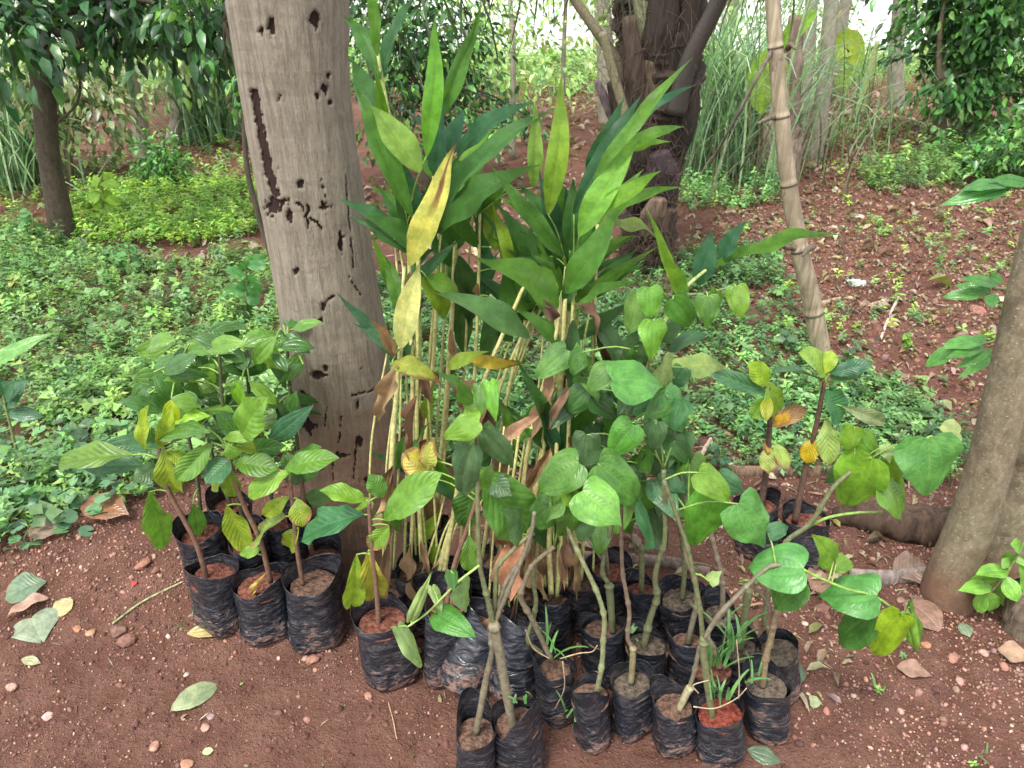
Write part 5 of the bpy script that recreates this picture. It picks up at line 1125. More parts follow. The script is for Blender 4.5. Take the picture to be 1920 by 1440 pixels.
g = ginger('ginger-like plant with a thick straight stem slanting right across the clump', (843, 1182), (848, 1080), 74, 104, [([(818, 1086), (846, 990), (870, 930)], 14, 11), ([(832, 1080), (868, 860), (905, 720), (985, 530)], 10, 7)], dry=5)
g.leaf('blade', (993, 634), (817, 549), 54, (.10, .20, .075), y=-.05, dY=-.03, var=1, bend=.08, roll=.15); g.leaf('blade', (985, 540), (930, 380), 40, YG, y=.05, dry=.3); g.leaf('blade', (975, 560), (1010, 420), 44, D_, y=.05); g.leaf('blade', (870, 670), (988, 690), 28, (.55, .36, .05), y=.02, bend=.16, dry=.5); g.leaf('blade', (840, 690), (915, 665), 30, (.3, .38, .06), y=.0, bend=.2)
g = ginger('ginger-like plant in the middle of the clump with slender stems fanning right', (900, 1135), (900, 1040), 76, 105, [([(890, 1045), (905, 860), (940, 720), (1012, 560)], 9, 6), ([(905, 1040), (930, 860), (960, 700), (985, 600)], 8, 6), ([(880, 1045), (885, 800), (895, 600), (900, 400)], 8, 5)], dry=8)
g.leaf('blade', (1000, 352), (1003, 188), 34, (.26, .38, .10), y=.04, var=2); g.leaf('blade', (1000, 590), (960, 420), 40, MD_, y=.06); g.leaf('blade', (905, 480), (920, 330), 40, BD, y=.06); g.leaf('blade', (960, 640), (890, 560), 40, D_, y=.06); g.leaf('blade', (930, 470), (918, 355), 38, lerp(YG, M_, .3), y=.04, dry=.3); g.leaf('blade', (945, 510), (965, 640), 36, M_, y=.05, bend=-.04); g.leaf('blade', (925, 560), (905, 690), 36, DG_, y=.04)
g = ginger('ginger-like plant with an upright yellow-green blade in the right half of the clump', (987, 1195), (985, 1100), 74, 106, [([(985, 1080), (1000, 960), (1030, 770), (1062, 500)], 12, 7), ([(970, 1100), (985, 870), (1040, 640), (1050, 560)], 9, 6), ([(1000, 1090), (1020, 930), (1038, 800)], 8, 6)], dry=6)
g.leaf('blade', (1028, 402), (1068, 138), 48, (.24, .36, .045), y=.02, dY=.03, var=0, dry=.2, roll=.1); g.leaf('blade', (1056, 482), (922, 314), 36, M_, y=-.02, bend=.05, curve=.03); g.leaf('blade', (1032, 452), (944, 358), 30, LM, y=.0); g.leaf('blade', (1046, 577), (911, 458), 62, lerp(M_, L_, .35), y=-.06, dY=-.03, var=3, bend=.05, roll=.1); g.leaf('blade', (1030, 480), (1030, 320), 46, BD, y=.05); g.leaf('blade', (1040, 560), (1000, 480), 36, L_, y=.0)
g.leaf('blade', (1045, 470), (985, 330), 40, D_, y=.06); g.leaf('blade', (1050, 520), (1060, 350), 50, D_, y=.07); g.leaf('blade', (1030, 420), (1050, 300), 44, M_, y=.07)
g = ginger('ginger-like plant in the square-fronted tall black bag, fresh white stem base showing', (1042, 1215), (1036, 1112), 72, 107, [([(1033, 1100), (1030, 1000), (1043, 850), (1060, 560)], 12, 7), ([(1045, 1110), (1062, 900), (1070, 700), (1075, 540)], 9, 6)], dry=5)
g.leaf('blade', (1086, 442), (1196, 250), 58, (.18, .36, .06), y=-.03, dY=.03, var=2, roll=.1); g.leaf('blade', (1062, 548), (1173, 403), 64, M_, y=-.06, dY=-.02, var=0, roll=.1, bend=.08); g.leaf('blade', (1076, 402), (1202, 168), 42, BD, y=.02, dY=.05, bend=.1); g.leaf('blade', (1112, 335), (1303, 98), 28, (.16, .33, .06), y=-.02, dY=.05); g.leaf('blade', (1120, 392), (1242, 328), 38, L_, y=-.03); g.leaf('blade', (1068, 470), (1072, 330), 40, D_, y=.04)
g.leaf('blade', (1075, 500), (1130, 350), 44, MD_, y=.04); g.leaf('dryleaf', (1075, 570), (1118, 640), 26, (.15, .075, .05), y=-.02, bend=.3, pet=False, name='withered_leaf'); g.leaf('dryleaf', (1040, 600), (990, 540), 26, (.10, .05, .04), y=-.02, bend=.3, pet=False, name='withered_leaf'); g.leaf('blade', (1075, 600), (1085, 780), 40, DG_, y=.04)
g = ginger('ginger-like plant at the right of the clump with long arching blue-green leaves', (1090, 1170), (1086, 1080), 76, 108, [([(1082, 1075), (1075, 940), (1060, 780), (1068, 520)], 12, 7), ([(1090, 1075), (1100, 900), (1110, 720), (1120, 420)], 8, 6)], dry=6)
g.leaf('blade', (1132, 292), (1312, 143), 24, (.05, .16, .10), y=.04); g.leaf('blade', (1160, 275), (1292, 235), 24, LM, y=.0); g.leaf('blade', (1150, 290), (1262, 260), 18, L_, y=.02); g.leaf('blade', (1100, 320), (1180, 190), 40, BD, y=.06); g.leaf('blade', (1115, 420), (1150, 290), 40, B_, y=.06); g.leaf('blade', (1110, 560), (1200, 470), 40, MD_, y=.06); g.leaf('blade', (1115, 600), (1180, 720), 46, D_, y=.05); g.leaf('blade', (1100, 420), (1260, 440), 26, (.3, .36, .07), y=.06, bend=.05)
g.leaf('blade', (1240, 705), (1380, 688), 48, (.34, .42, .14), y=-.05, bend=.1, var=4, dry=.2); g.leaf('blade', (1100, 700), (1240, 705), 16, (.2, .3, .1), y=-.02)
g.leaf('blade', (1275, 562), (1214, 390), 24, (.22, .36, .05), y=.15, bend=.05); g.leaf('blade', (1330, 502), (1588, 420), 24, LM, y=.2, dY=.05, bend=.05); g.leaf('blade', (1310, 535), (1332, 430), 48, (.055, .16, .10), y=.2); g.leaf('blade', (1348, 485), (1398, 420), 38, (.06, .17, .11), y=.22); g.leaf('blade', (1290, 560), (1245, 470), 20, L_, y=.16); g.leaf('blade', (1255, 660), (1330, 620), 36, B_, y=.12); g.leaf('blade', (1240, 640), (1290, 600), 36, DG_, y=.12)
tube('stem', [at(1150, 800, g.Y + .1), at(1200, 700, g.Y + .12), at(1270, 560, g.Y + .16), at(1330, 500, g.Y + .2)], [.007, .006, .005, .004], M['stem'], g.root, (.28, .34, .12), sides=7)
g = ginger('ginger-like plant in the low black bag at the centre with a mat of fine roots', (962, 1228), (958, 1152), 68, 109, [([(945, 1150), (950, 1000), (975, 800)], 8, 6), ([(965, 1150), (980, 1040), (1010, 940), (1060, 850)], 8, 6)], dry=8)
g.leaf('dryleaf', (980, 1000), (950, 1130), 56, (.42, .20, .12), y=-.06, pet=False, name='withered_leaf', var=2); g.leaf('dryleaf', (1010, 780), (930, 840), 24, (.30, .17, .11), y=-.05, pet=False, name='withered_leaf')
p = Pot('tall red-stained black bag right of the tilted one, with the largest dull leaf', (833, 1265), (838, 1118), 82, RED, 110, GA)
p.stem([(840, 1120), (852, 1060), (880, 980), (905, 900), (910, 880)], 10, 7, STEM_R)
p.leaf('broad', (897, 880), (985, 1010), 100, (.10, .25, .05), y=-.03, var=3, roll=.1, dry=.15); p.leaf('broad', (880, 1004), (880, 1075), 36, LM, y=-.05); p.leaf('broad', (790, 860), (760, 845), 30, Y_, y=.05, dry=.6); p.leaf('broad', (800, 880), (812, 825), 40, (.45, .48, .12), y=.05, dry=.6); p.leaf('broad', (800, 895), (755, 850), 46, (.55, .44, .09), y=.05, dry=.6); p.leaf('broad', (905, 890), (960, 930), 44, DG_, y=.0); p.leaf('broad', (895, 900), (870, 990), 50, MD_, y=.02)

# two bags lying on their sides
def lying(lab, bp_, tp_, w_, seed):
    B = gp(*bp_); Tg = at(*tp_, B[1] + .07); r = w_ * .5 * mpp(B); B = B + np.array([0, 0, r * .5]); T = np.array([Tg[0], B[1] + .075, B[2] + .17])
    root = thing('grow_bag', lab, 'grow bag', B, 'black bags lying on their sides'); bag(root, B, T, r, seed, BRN)
lying('wrinkled black bag toppled on its side with its muddy bottom to the front', (858, 1300), (915, 1195), 96, 120)
lying('second toppled black bag behind the long forked stem, shiny and creased', (962, 1318), (988, 1210), 98, 121)

# ------------------------------------------------------------------ heart-leaved vine cuttings
def vine(lab, bp_, rp_, w_, seed, soilc, rim=.16):
    return Pot(lab, bp_, rp_, w_, soilc, seed, GD, rim=rim)
p = vine('vine cutting in the front left bag cut off by the bottom edge, brown soil', (893, 1448), (893, 1352), 86, 201, BRN, .3)
p.stem([(895, 1362), (910, 1280), (923, 1217), (921, 1190), (930, 1150), (950, 1090), (985, 1040), (995, 1010)], 12.3, 6.8, STEM_B, [.25, .5, .68, .85], .5, lean=.06)
p.leaf('heart', (978, 1000), (950, 955), 40, DG_, y=.06)
p = vine('vine cutting in the front bag with the longest thick forked stem and swollen knot', (982, 1440), (967, 1332), 92, 202, BRN, .35)
p.stem([(962, 1358), (948, 1290), (935, 1215), (925, 1168)], 18.0, 17.0, (.17, .15, .10), [.97], .55)
p.stem([(924, 1170), (915, 1125), (906, 1090), (899, 1050), (896, 960), (895, 860), (893, 800)], 11.5, 5.1, STEM_G, [.18, .36, .62, .82], .5, y0=.005, name='branch')
p.stem([(927, 1168), (960, 1090), (980, 1045), (996, 1000), (1002, 960)], 9.0, 6.8, STEM_B, [.3, .65], .5, y0=.012, name='branch'); p.stem([(926, 1160), (930, 1090), (935, 1060), (985, 1010), (1002, 1000)], 9.0, 6.8, STEM_G, [.3, .6], .5, y0=.02, name='branch')
p.leaf('heart', (898, 790), (829, 820), 48, L_, y=-.03, var=0, roll=.1); p.leaf('heart', (918, 716), (930, 798), 30, (.13, .34, .035), y=-.02, roll=.4); p.leaf('heart', (900, 722), (905, 782), 32, M_, y=.0); p.leaf('heart', (882, 836), (862, 942), 54, (.085, .17, .085), y=-.02, roll=.2, dry=.2); p.leaf('heart', (905, 806), (972, 882), 46, DG_, y=.02); p.leaf('heart', (886, 745), (830, 695), 30, M_, y=.04); p.leaf('heart', (895, 760), (868, 790), 44, L_, y=.03); p.leaf('heart', (905, 820), (880, 880), 40, DG_, y=.04); p.leaf('heart', (900, 910), (925, 870), 36, LM, y=.05)
p.stem([(899, 1060), (860, 1090), (830, 1120), (800, 1150), (765, 1175)], 4.9, 3.4, (.25, .36, .10), None, name='runner', y0=-.01, lean=-.05)
p.leaf('heart', (818, 1150), (892, 1193), 56, (.06, .21, .03), y=-.04, var=1, roll=.1); p.leaf('heart', (770, 1164), (808, 1076), 24, PL, y=-.05); p.leaf('heart', (746, 1175), (793, 1257), 30, (.26, .40, .17), y=-.06); p.leaf('heart', (862, 1095), (880, 1147), 48, (.2, .32, .14), y=.0); p.leaf('heart', (845, 1070), (850, 1110), 26, MD_, y=.0); p.leaf('heart', (810, 1100), (830, 1150), 22, PL, y=.0)
p = vine('vine cutting whose bag rim is torn and folded with roots hanging over it', (1042, 1340), (1036, 1240), 74, 203, BRN, .3)
p.stem([(1028, 1225), (1000, 1165), (977, 1122), (984, 1090), (1003, 1055), (1040, 1025)], 10.7, 7.6, (.17, .14, .09), [.45, .6, .8], .55); p.stem([(1015, 1225), (990, 1200), (1000, 1160), (1005, 1125), (1000, 1090), (1005, 1050)], 9.8, 6.8, STEM_G, [.5, .75], .5, y0=.02, name='branch')
p.leaf('heart', (1085, 868), (1000, 925), 78, M_, y=-.05, var=2, roll=.05); p.leaf('heart', (1060, 918), (1092, 956), 38, L_, y=-.07); p.leaf('heart', (1030, 950), (985, 990), 60, MD_, y=-.02); p.leaf('heart', (1062, 935), (1015, 985), 40, (.13, .27, .07), y=-.06, roll=.9); p.leaf('heart', (1030, 890), (1062, 860), 30, DG_, y=.0)
p = vine('vine cutting with a green upper stem in the black bag whose rim folds inward', (1113, 1382), (1104, 1288), 80, 204, BRN, .34)
p.stem([(1117, 1304), (1128, 1250), (1131, 1200), (1133, 1160), (1122, 1117), (1096, 1060), (1068, 1000), (1060, 960)], 9.8, 6.8, (.20, .22, .11), [.2, .35, .5, .62, .82], .45)
p.leaf('heart', (1092, 922), (1171, 988), 88, (.13, .31, .055), y=-.04, var=3, roll=.05); p.leaf('heart', (1080, 955), (1050, 1010), 60, M_, y=-.01); p.leaf('heart', (1100, 975), (1085, 1020), 40, DG_, y=.0)
p = vine('vine cutting with a cut stub beside its stem in the pale-rimmed middle bag', (1186, 1362), (1186, 1268), 80, 205, GREY, .12)
p.stem([(1184, 1268), (1186, 1240), (1187, 1214)], 11.5, 11.9, (.2, .17, .09), [.98], .35); p.stem([(1186, 1215), (1177, 1195), (1180, 1150), (1174, 1110), (1167, 1070), (1165, 990), (1165, 950)], 9.0, 6.0, (.16, .12, .085), [.15, .35, .55, .78], .5, y0=.01, name='branch')
p.leaf('heart', (1122, 870), (1206, 944), 88, (.10, .26, .05), y=-.03, var=1, roll=.05); p.leaf('heart', (1190, 936), (1232, 1020), 78, (.055, .20, .085), y=-.01, var=4); p.leaf('heart', (1170, 880), (1130, 930), 60, DG_, y=.04)
p = vine('vine cutting sawn off short with a pale cut end, left of the red-soil bag', (1265, 1395), (1262, 1306), 78, 206, BRN, .32)
p.stem([(1278, 1320), (1287, 1300), (1294, 1289)], 13.1, 15.3, (.3, .27, .16), None); p.stem([(1293, 1290), (1303, 1255), (1312, 1215), (1330, 1180), (1362, 1140), (1398, 1098)], 9.0, 7.6, STEM_B, [.2, .4, .65], .5, y0=.01, name='branch')
p.leaf('heart', (1340, 922), (1292, 1028), 72, (.085, .25, .03), y=.0, var=0, roll=.2)
p = vine('vine cutting with bright red soil at the bag front and a knotted forking stem', (1353, 1408), (1350, 1328), 90, 207, (.26, .065, .045), .10)
p.stem([(1335, 1342), (1326, 1280), (1319, 1225), (1320, 1195)], 13.1, 14.4, STEM_G, [.95], .5); p.stem([(1318, 1200), (1312, 1140), (1302, 1085), (1290, 1030), (1275, 985), (1245, 900)], 9.8, 6.8, STEM_G, [.2, .4, .6, .8], .5, y0=.01, name='branch'); p.stem([(1322, 1195), (1350, 1150), (1390, 1110), (1412, 1088), (1450, 1060), (1500, 1070)], 9.8, 6.0, STEM_B, [.3, .55, .8], .5, y0=-.01, name='branch')
p.leaf('heart', (1506, 1066), (1394, 1060), 94, (.085, .27, .07), y=-.03, var=2, roll=.05); p.leaf('heart', (1385, 945), (1441, 1030), 88, (.095, .27, .065), y=-.02, var=4, roll=.1); p.leaf('heart', (1310, 886), (1374, 941), 58, L_, y=.0, var=1); p.leaf('heart', (1440, 1000), (1484, 985), 34, B_, y=.03); p.leaf('heart', (1330, 1090), (1352, 1070), 26, PL, y=-.02)
p.stem([(1506, 1068), (1540, 1085), (1590, 1105), (1640, 1118), (1692, 1152), (1702, 1140)], 6, 4, PET, None, y0=-.03, name='runner')
p.leaf('heart', (1644, 1116), (1526, 1114), 84, (.085, .27, .065), y=-.04, var=3, roll=.05); p.leaf('heart', (1634, 1152), (1562, 1207), 74, MD_, y=-.0, roll=.5); p.leaf('heart', (1690, 1152), (1634, 1238), 58, (.24, .38, .02), y=-.05, var=1); p.leaf('heart', (1700, 1150), (1722, 1236), 26, (.2, .40, .06), y=-.05, roll=.8); p.leaf('heart', (1500, 1085), (1444, 1143), 72, MD_, y=.0, roll=.4); p.leaf('heart', (1563, 1052), (1530, 1006), 52, L_, y=-.0); p.leaf('heart', (1568, 1055), (1602, 1060), 40, L_, y=.0, roll=.5); p.leaf('heart', (1705, 1140), (1728, 1225), 20, LM, y=-.04, roll=-.8)
p = vine('rightmost front black bag with a clean rim and a brown jointed cutting', (1436, 1368), (1436, 1272), 84, 208, GREY, .14)
p.stem([(1431, 1276), (1436, 1235), (1446, 1195), (1452, 1165), (1458, 1145)], 12.3, 10.2, (.20, .15, .09), [.38, .8], .4); p.stem([(1452, 1170), (1438, 1130), (1418, 1100)], 7.4, 6.8, STEM_B, [.5], .5, y0=.01, name='branch')
p.leaf('heart', (1470, 1128), (1500, 1090), 40, DG_, y=.02)
p = vine('vine cutting in the rear right bag directly behind the clean-rimmed bag', (1463, 1295), (1458, 1212), 84, 209, GREY, .10)
p.stem([(1446, 1205), (1440, 1180), (1434, 1165), (1440, 1110), (1460, 1050), (1478, 1012), (1520, 980), (1562, 915), (1600, 880)], 9.0, 7.6, STEM_G, [.2, .4, .6, .8], .4)
p.stem([(1478, 1012), (1540, 975), (1600, 962), (1655, 960)], 7, 4, PET, None, y0=.01, name='runner')
p.leaf('heart', (1634, 858), (1575, 953), 94, (.19, .38, .04), y=-.03, var=0, roll=.05); p.leaf('heart', (1742, 822), (1740, 934), 118, (.10, .28, .07), y=-.05, dY=-.015, var=0, roll=-.1); p.leaf('heart', (1800, 812), (1760, 800), 44, (.3, .36, .14), y=.02); p.leaf('heart', (1655, 897), (1700, 972), 58, LM, y=-.01, var=1); p.leaf('heart', (1665, 862), (1694, 935), 36, L_, y=.0, roll=.7); p.leaf('heart', (1602, 800), (1580, 852), 40, (.2, .38, .05), y=.0); p.leaf('heart', (1618, 812), (1652, 858), 34, LM, y=.0, roll=.5); p.leaf('heart', (1660, 835), (1670, 870), 24, PL, y=-.01)
p.stem([(1600, 880), (1640, 850), (1700, 835), (1745, 818)], 6, 4, PET, None, y0=.0, name='runner'); p.leaf('heart', (1610, 865), (1540, 910), 46, DG_, y=.06); p.leaf('heart', (1755, 850), (1720, 900), 50, M_, y=.05)
p = vine('vine cutting in the middle bag with tiny green sprouts on its soil', (1211, 1288), (1210, 1196), 84, 210, GREY, .12)
p.stem([(1208, 1208), (1215, 1175), (1223, 1147), (1232, 1118), (1228, 1085), (1235, 1050), (1247, 1005), (1244, 880)], 13.1, 7.6, STEM_G, [.14, .3, .36, .6, .8], .5)
p.leaf('heart', (1265, 826), (1300, 872), 42, D_, y=.02); p.leaf('heart', (1230, 792), (1222, 852), 46, DG_, y=-.02); p.leaf('heart', (1187, 797), (1140, 857), 64, (.075, .23, .035), y=-.03, var=2); p.leaf('heart', (1250, 880), (1290, 930), 50, B_, y=.04); p.leaf('heart', (1225, 850), (1180, 880), 44, M_, y=.05)
p = vine('vine cutting at the left of the middle row, stem bent at a knob', (1134, 1262), (1130, 1170), 84, 211, BRN, .18)
p.stem([(1148, 1174), (1145, 1135), (1142, 1096)], 12.3, 14.4, STEM_G, [.97], .35); p.stem([(1141, 1094), (1130, 1075), (1132, 1045), (1143, 1000), (1150, 950)], 9.0, 6.8, STEM_G, [.15, .4, .7], .45, y0=.01, name='branch'); p.stem([(1131, 1050), (1105, 1015), (1082, 990)], 7.4, 6.0, STEM_B, [.5], .4, y0=.015, name='branch')
for a_ in [((1148, 712), (1252, 720), 80, (.085, .25, .055), -.06, 3), ((1142, 690), (1100, 735), 52, M_, -.03, 1), ((1240, 682), (1256, 732), 48, PL, .0, 2), ((1255, 742), (1208, 788), 56, MD_, .0, 0), ((1190, 715), (1160, 780), 48, DG_, .02, 1), ((1110, 740), (1165, 780), 50, D_, .03, 2), ((1090, 700), (1080, 640), 44, M_, .04, 3)]:
    p.leaf('heart', *a_[:3], a_[3], y=a_[4], var=a_[5])
p.stem([(1150, 950), (1160, 860), (1180, 780), (1210, 700), (1230, 620), (1262, 560), (1325, 550), (1380, 535)], 6.6, 3.4, STEM_G, [.2, .35, .5, .7, .85], .4, y0=.03, name='branch')
for a_ in [((1218, 540), (1222, 603), 50, (.13, .33, .045), -.02, 2), ((1225, 602), (1222, 677), 56, (.15, .36, .04), -.03, 0), ((1262, 560), (1302, 614), 58, (.07, .22, .03), -.01, 1), ((1327, 556), (1326, 620), 48, M_, -.02, 4), ((1380, 538), (1393, 602), 44, L_, -.01, 3), ((1198, 560), (1172, 628), 46, (.12, .23, .06), .02, 2), ((1200, 640), (1165, 700), 50, DG_, .03, 1), ((1345, 545), (1330, 580), 26, LM, .01, 0), ((1190, 650), (1215, 700), 44, MD_, .03, 3)]:
    p.leaf('heart', *a_[:3], a_[3], y=a_[4], var=a_[5])
q = np.random.default_rng(78)
for _ in range(22):
    x, y = q.uniform(990, 1310), q.uniform(850, 985); an = q.uniform(.4, 2.7); ln = q.uniform(44, 76)
    p.leaf('heart', (x, y), (x + ln * math.cos(an), y + ln * math.sin(an)), ln * q.uniform(.74, .9), [DG_, MD_, M_, M_, B_, LM][q.integers(0, 6)], y=q.uniform(.0, .1))
q = np.random.default_rng(77)
for _ in range(20):
    x, y = q.uniform(1085, 1285), q.uniform(640, 880); an = q.uniform(.2, 2.9); ln = q.uniform(46, 72)
    p.leaf('heart', (x, y), (x + ln * math.cos(an), y + ln * math.sin(an)), ln * q.uniform(.72, .88), [DG_, D_, MD_, M_, B_][q.integers(0, 5)], y=q.uniform(.03, .12))
p = vine('vine cutting in the dark half-hidden middle bag with a sagging left rim', (1289, 1285), (1287, 1186), 82, 212, BRN, .3)
p.stem([(1292, 1196), (1300, 1160), (1306, 1130), (1303, 1085), (1286, 1040), (1290, 960)], 11.5, 7.6, STEM_B, [.3, .55, .8], .5)
for a_ in [((1275, 752), (1262, 810), 56, B_, .0, 1), ((1245, 740), (1290, 815), 60, (.07, .21, .06), .02, 2), ((1345, 896), (1400, 926), 48, B_, .0, 3), ((1230, 900), (1270, 975), 60, B_, .04, 0), ((1290, 850), (1260, 880), 40, M_, .03, 2)]:
    p.leaf('heart', *a_[:3], a_[3], y=a_[4], var=a_[5])
p.stem([(1290, 960), (1270, 850), (1262, 790), (1250, 740)], 5.7, 3.4, STEM_G, [.3, .6], .4, y0=.02, name='branch')
p = vine('vine cutting with a straight short cut stake in the rear bag by the bamboo length', (1203, 1182), (1203, 1096), 76, 213, RED, .2)
p.stem([(1203, 1102), (1203, 1060), (1203, 1024)], 9.8, 11.0, STEM_G, [.97], .3)
for a_ in [((1062, 656), (1000, 712), 54, (.13, .28, .08), -.05, 1), ((1082, 736), (1035, 802), 56, (.075, .15, .075), -.04, 0), ((1110, 800), (1130, 850), 44, D_, .0, 2), ((1150, 790), (1095, 830), 44, DG_, .02, 3), ((1120, 690), (1075, 690), 40, D_, .05, 1)]:
    p.leaf('heart', *a_[:3], a_[3], y=a_[4], var=a_[5])
p.stem([(1195, 1040), (1150, 900), (1115, 780), (1085, 720), (1062, 650)], 4.9, 3.4, STEM_G, [.2, .4, .6, .8], .4, y0=.02, name='branch')
p = vine('vine cutting in the rear bag between the stake and the half-hidden bag', (1279, 1196), (1277, 1108), 80, 214, GREY, .2)
p.stem([(1280, 1112), (1283, 1070), (1280, 1020), (1270, 960)], 9.8, 7.6, STEM_G, [.3, .6], .4)
for a_ in [((1262, 905), (1300, 950), 46, M_, .03, 1), ((1225, 930), (1210, 985), 60, MD_, .03, 2)]: p.leaf('heart', *a_[:3], a_[3], y=a_[4], var=a_[5])
p = vine('rearmost vine cutting, red soil, beside the square-fronted tall bag', (1143, 1146), (1141, 1056), 80, 215, RED, .2)
p.stem([(1140, 1070), (1135, 1030), (1125, 980), (1120, 900)], 7.4, 6.0, STEM_B, [.4, .7], .5)
for a_ in [((1120, 880), (1085, 910), 50, DG_, .02, 1), ((1135, 860), (1170, 890), 50, D_, .03, 2), ((1090, 850), (1115, 820), 40, MD_, .03, 0)]: p.leaf('heart', *a_[:3], a_[3], y=a_[4], var=a_[5])
p = vine('vine cutting in the rear right bag with a straight thick upright stem', (1353, 1222), (1350, 1142), 80, 216, GREY, .25)
p.stem([(1354, 1145), (1355, 1100), (1348, 1060), (1335, 1010), (1325, 970)], 10.7, 7.6, (.17, .14, .10), [.35, .6, .8], .4); p.leaf('heart', (1325, 965), (1300, 985), 40, B_, y=.02)
p = vine('vine cutting in the bag hidden behind the red-soil bag, grass growing from it', (1337, 1330), (1335, 1244), 80, 217, RED, .15)
p.stem([(1345, 1240), (1338, 1215), (1325, 1195)], 13.1, 10.2, (.22, .16, .11), [.5], .4)
p = vine('vine cutting in the bag squeezed between the grassy bag and the rear right bag', (1392, 1290), (1390, 1205), 76, 218, GREY, .2)
p.stem([(1389, 1205), (1396, 1160), (1405, 1105)], 13.9, 13.6, STEM_G, [.9], .3)
# grass weeds rooted in the bags
def tuft(root, px, py, Y, n, L, seed, colr=(.11, .27, .08)):
    q = np.random.default_rng(seed); P = at(px, py, Y); Vs, Fs, Ts, k = [], [], [], 0
    for _ in range(n):
        V, F = blade_strip(P + np.array([q.normal(0, .012), q.normal(0, .01), q.uniform(0, .03)]), L * q.uniform(.5, 1.1), q.uniform(0, 6.28), abs(q.normal(0, .4)), .0085 * q.uniform(.6, 1.2), q, curl=q.uniform(.5, 1.8))
        Vs.append(V); Fs.append(F + k); Ts.append(np.repeat(pick([colr], 1, .2, r=q), len(V), 0)); k += len(V)
    link('grass_weed', mesh_np('grass_weed', np.concatenate(Vs), np.concatenate(Fs), M['mass'], tint=np.concatenate(Ts)), root)
pots = {o['label']: o for o in col.objects if o.get('group') == GD}
fl = lambda s: next(o for l, o in pots.items() if s in l)
for s, x, y, n, L in [('grass growing', 1342, 1255, 16, .13), ('grass growing', 1375, 1215, 14, .13), ('bright red soil', 1345, 1320, 10, .09), ('rim is torn', 1032, 1230, 8, .10), ('folds inward', 1075, 1350, 7, .06), ('clean rim', 1405, 1285, 5, .08), ('tiny green', 1196, 1195, 5, .03), ('long', 975, 1330, 5, .04)]:
    try: r0 = fl(s)
    except StopIteration: continue
    tuft(r0, x, y, float(r0.location[1]) - .015, n, L, int(x))
# thin roots trailing from the bags
for s, ps in [('rim is torn', [[(1050, 1235), (1085, 1225), (1110, 1222), (1120, 1210)], [(1055, 1240), (1058, 1290), (1040, 1330)], [(1030, 1235), (1000, 1215), (985, 1180)]]), ('bright red soil', [[(1300, 1325), (1340, 1328), (1380, 1310), (1400, 1290)], [(1310, 1300), (1300, 1285), (1330, 1275)], [(1385, 1310), (1386, 1260), (1381, 1200)]])]:
    r0 = fl(s)
    for q in ps: tube('root', [at(x, y, float(r0.location[1]) - .045) for x, y in q], [.0016, .0011], M['stem'], r0, (.34, .26, .17), sides=5, n=16)

# ------------------------------------------------------------------ two yellowing seedlings on the right
GE = 'yellowing seedlings behind the vine cuttings'
p = Pot('yellowing seedling with a curled orange leaf, left of two behind the vine cuttings', (1420, 1032), (1420, 936), 84, RED, 301, GE)
p.stem([(1428, 940), (1437, 880), (1443, 790), (1441, 725)], 13, 7, (.09, .055, .045))
p.leaf('broad', (1438, 738), (1322, 694), 34, B_, var=1); p.leaf('broad', (1440, 722), (1404, 677), 38, (.24, .38, .03), var=2); p.leaf('broad', (1440, 716), (1456, 780), 44, (.22, .38, .05), var=0); p.leaf('broad', (1433, 746), (1408, 787), 30, L_); p.leaf('broad', (1447, 800), (1517, 764), 34, OR, dry=.85, bend=.14); p.leaf('broad', (1440, 836), (1441, 890), 32, (.28, .34, .08), dry=.5); p.leaf('broad', (1452, 832), (1478, 880), 30, (.26, .36, .08), dry=.5); p.leaf('broad', (1440, 740), (1436, 790), 24, (.32, .34, .02)); p.leaf('broad', (1448, 840), (1430, 835), 26, (.45, .25, .05), dry=.7)
p = Pot('yellowing seedling with a drooping yellow lower leaf, right of two behind the vine cuttings', (1508, 1055), (1510, 965), 84, RED, 302, GE)
p.stem([(1492, 968), (1510, 880), (1530, 800), (1546, 715)], 13, 7, (.10, .06, .045))
p.leaf('broad', (1540, 714), (1452, 695), 40, B_, var=1); p.leaf('broad', (1546, 702), (1500, 660), 34, (.20, .33, .05)); p.leaf('broad', (1550, 716), (1622, 690), 36, MD_, var=3); p.leaf('broad', (1556, 700), (1637, 680), 32, BD); p.leaf('broad', (1546, 736), (1582, 787), 50, (.04, .15, .055), var=2); p.leaf('broad', (1550, 786), (1556, 872), 42, (.26, .38, .10), dry=.25, var=0); p.leaf('broad', (1528, 820), (1511, 870), 34, (.55, .40, .02), dry=.5, roll=.2); p.leaf('broad', (1580, 762), (1662, 792), 30, (.25, .32, .17), dry=.2); p.leaf('broad', (1546, 700), (1560, 655), 32, YG, dry=.3); p.leaf('broad', (1540, 730), (1550, 690), 20, (.42, .28, .14), dry=.6)

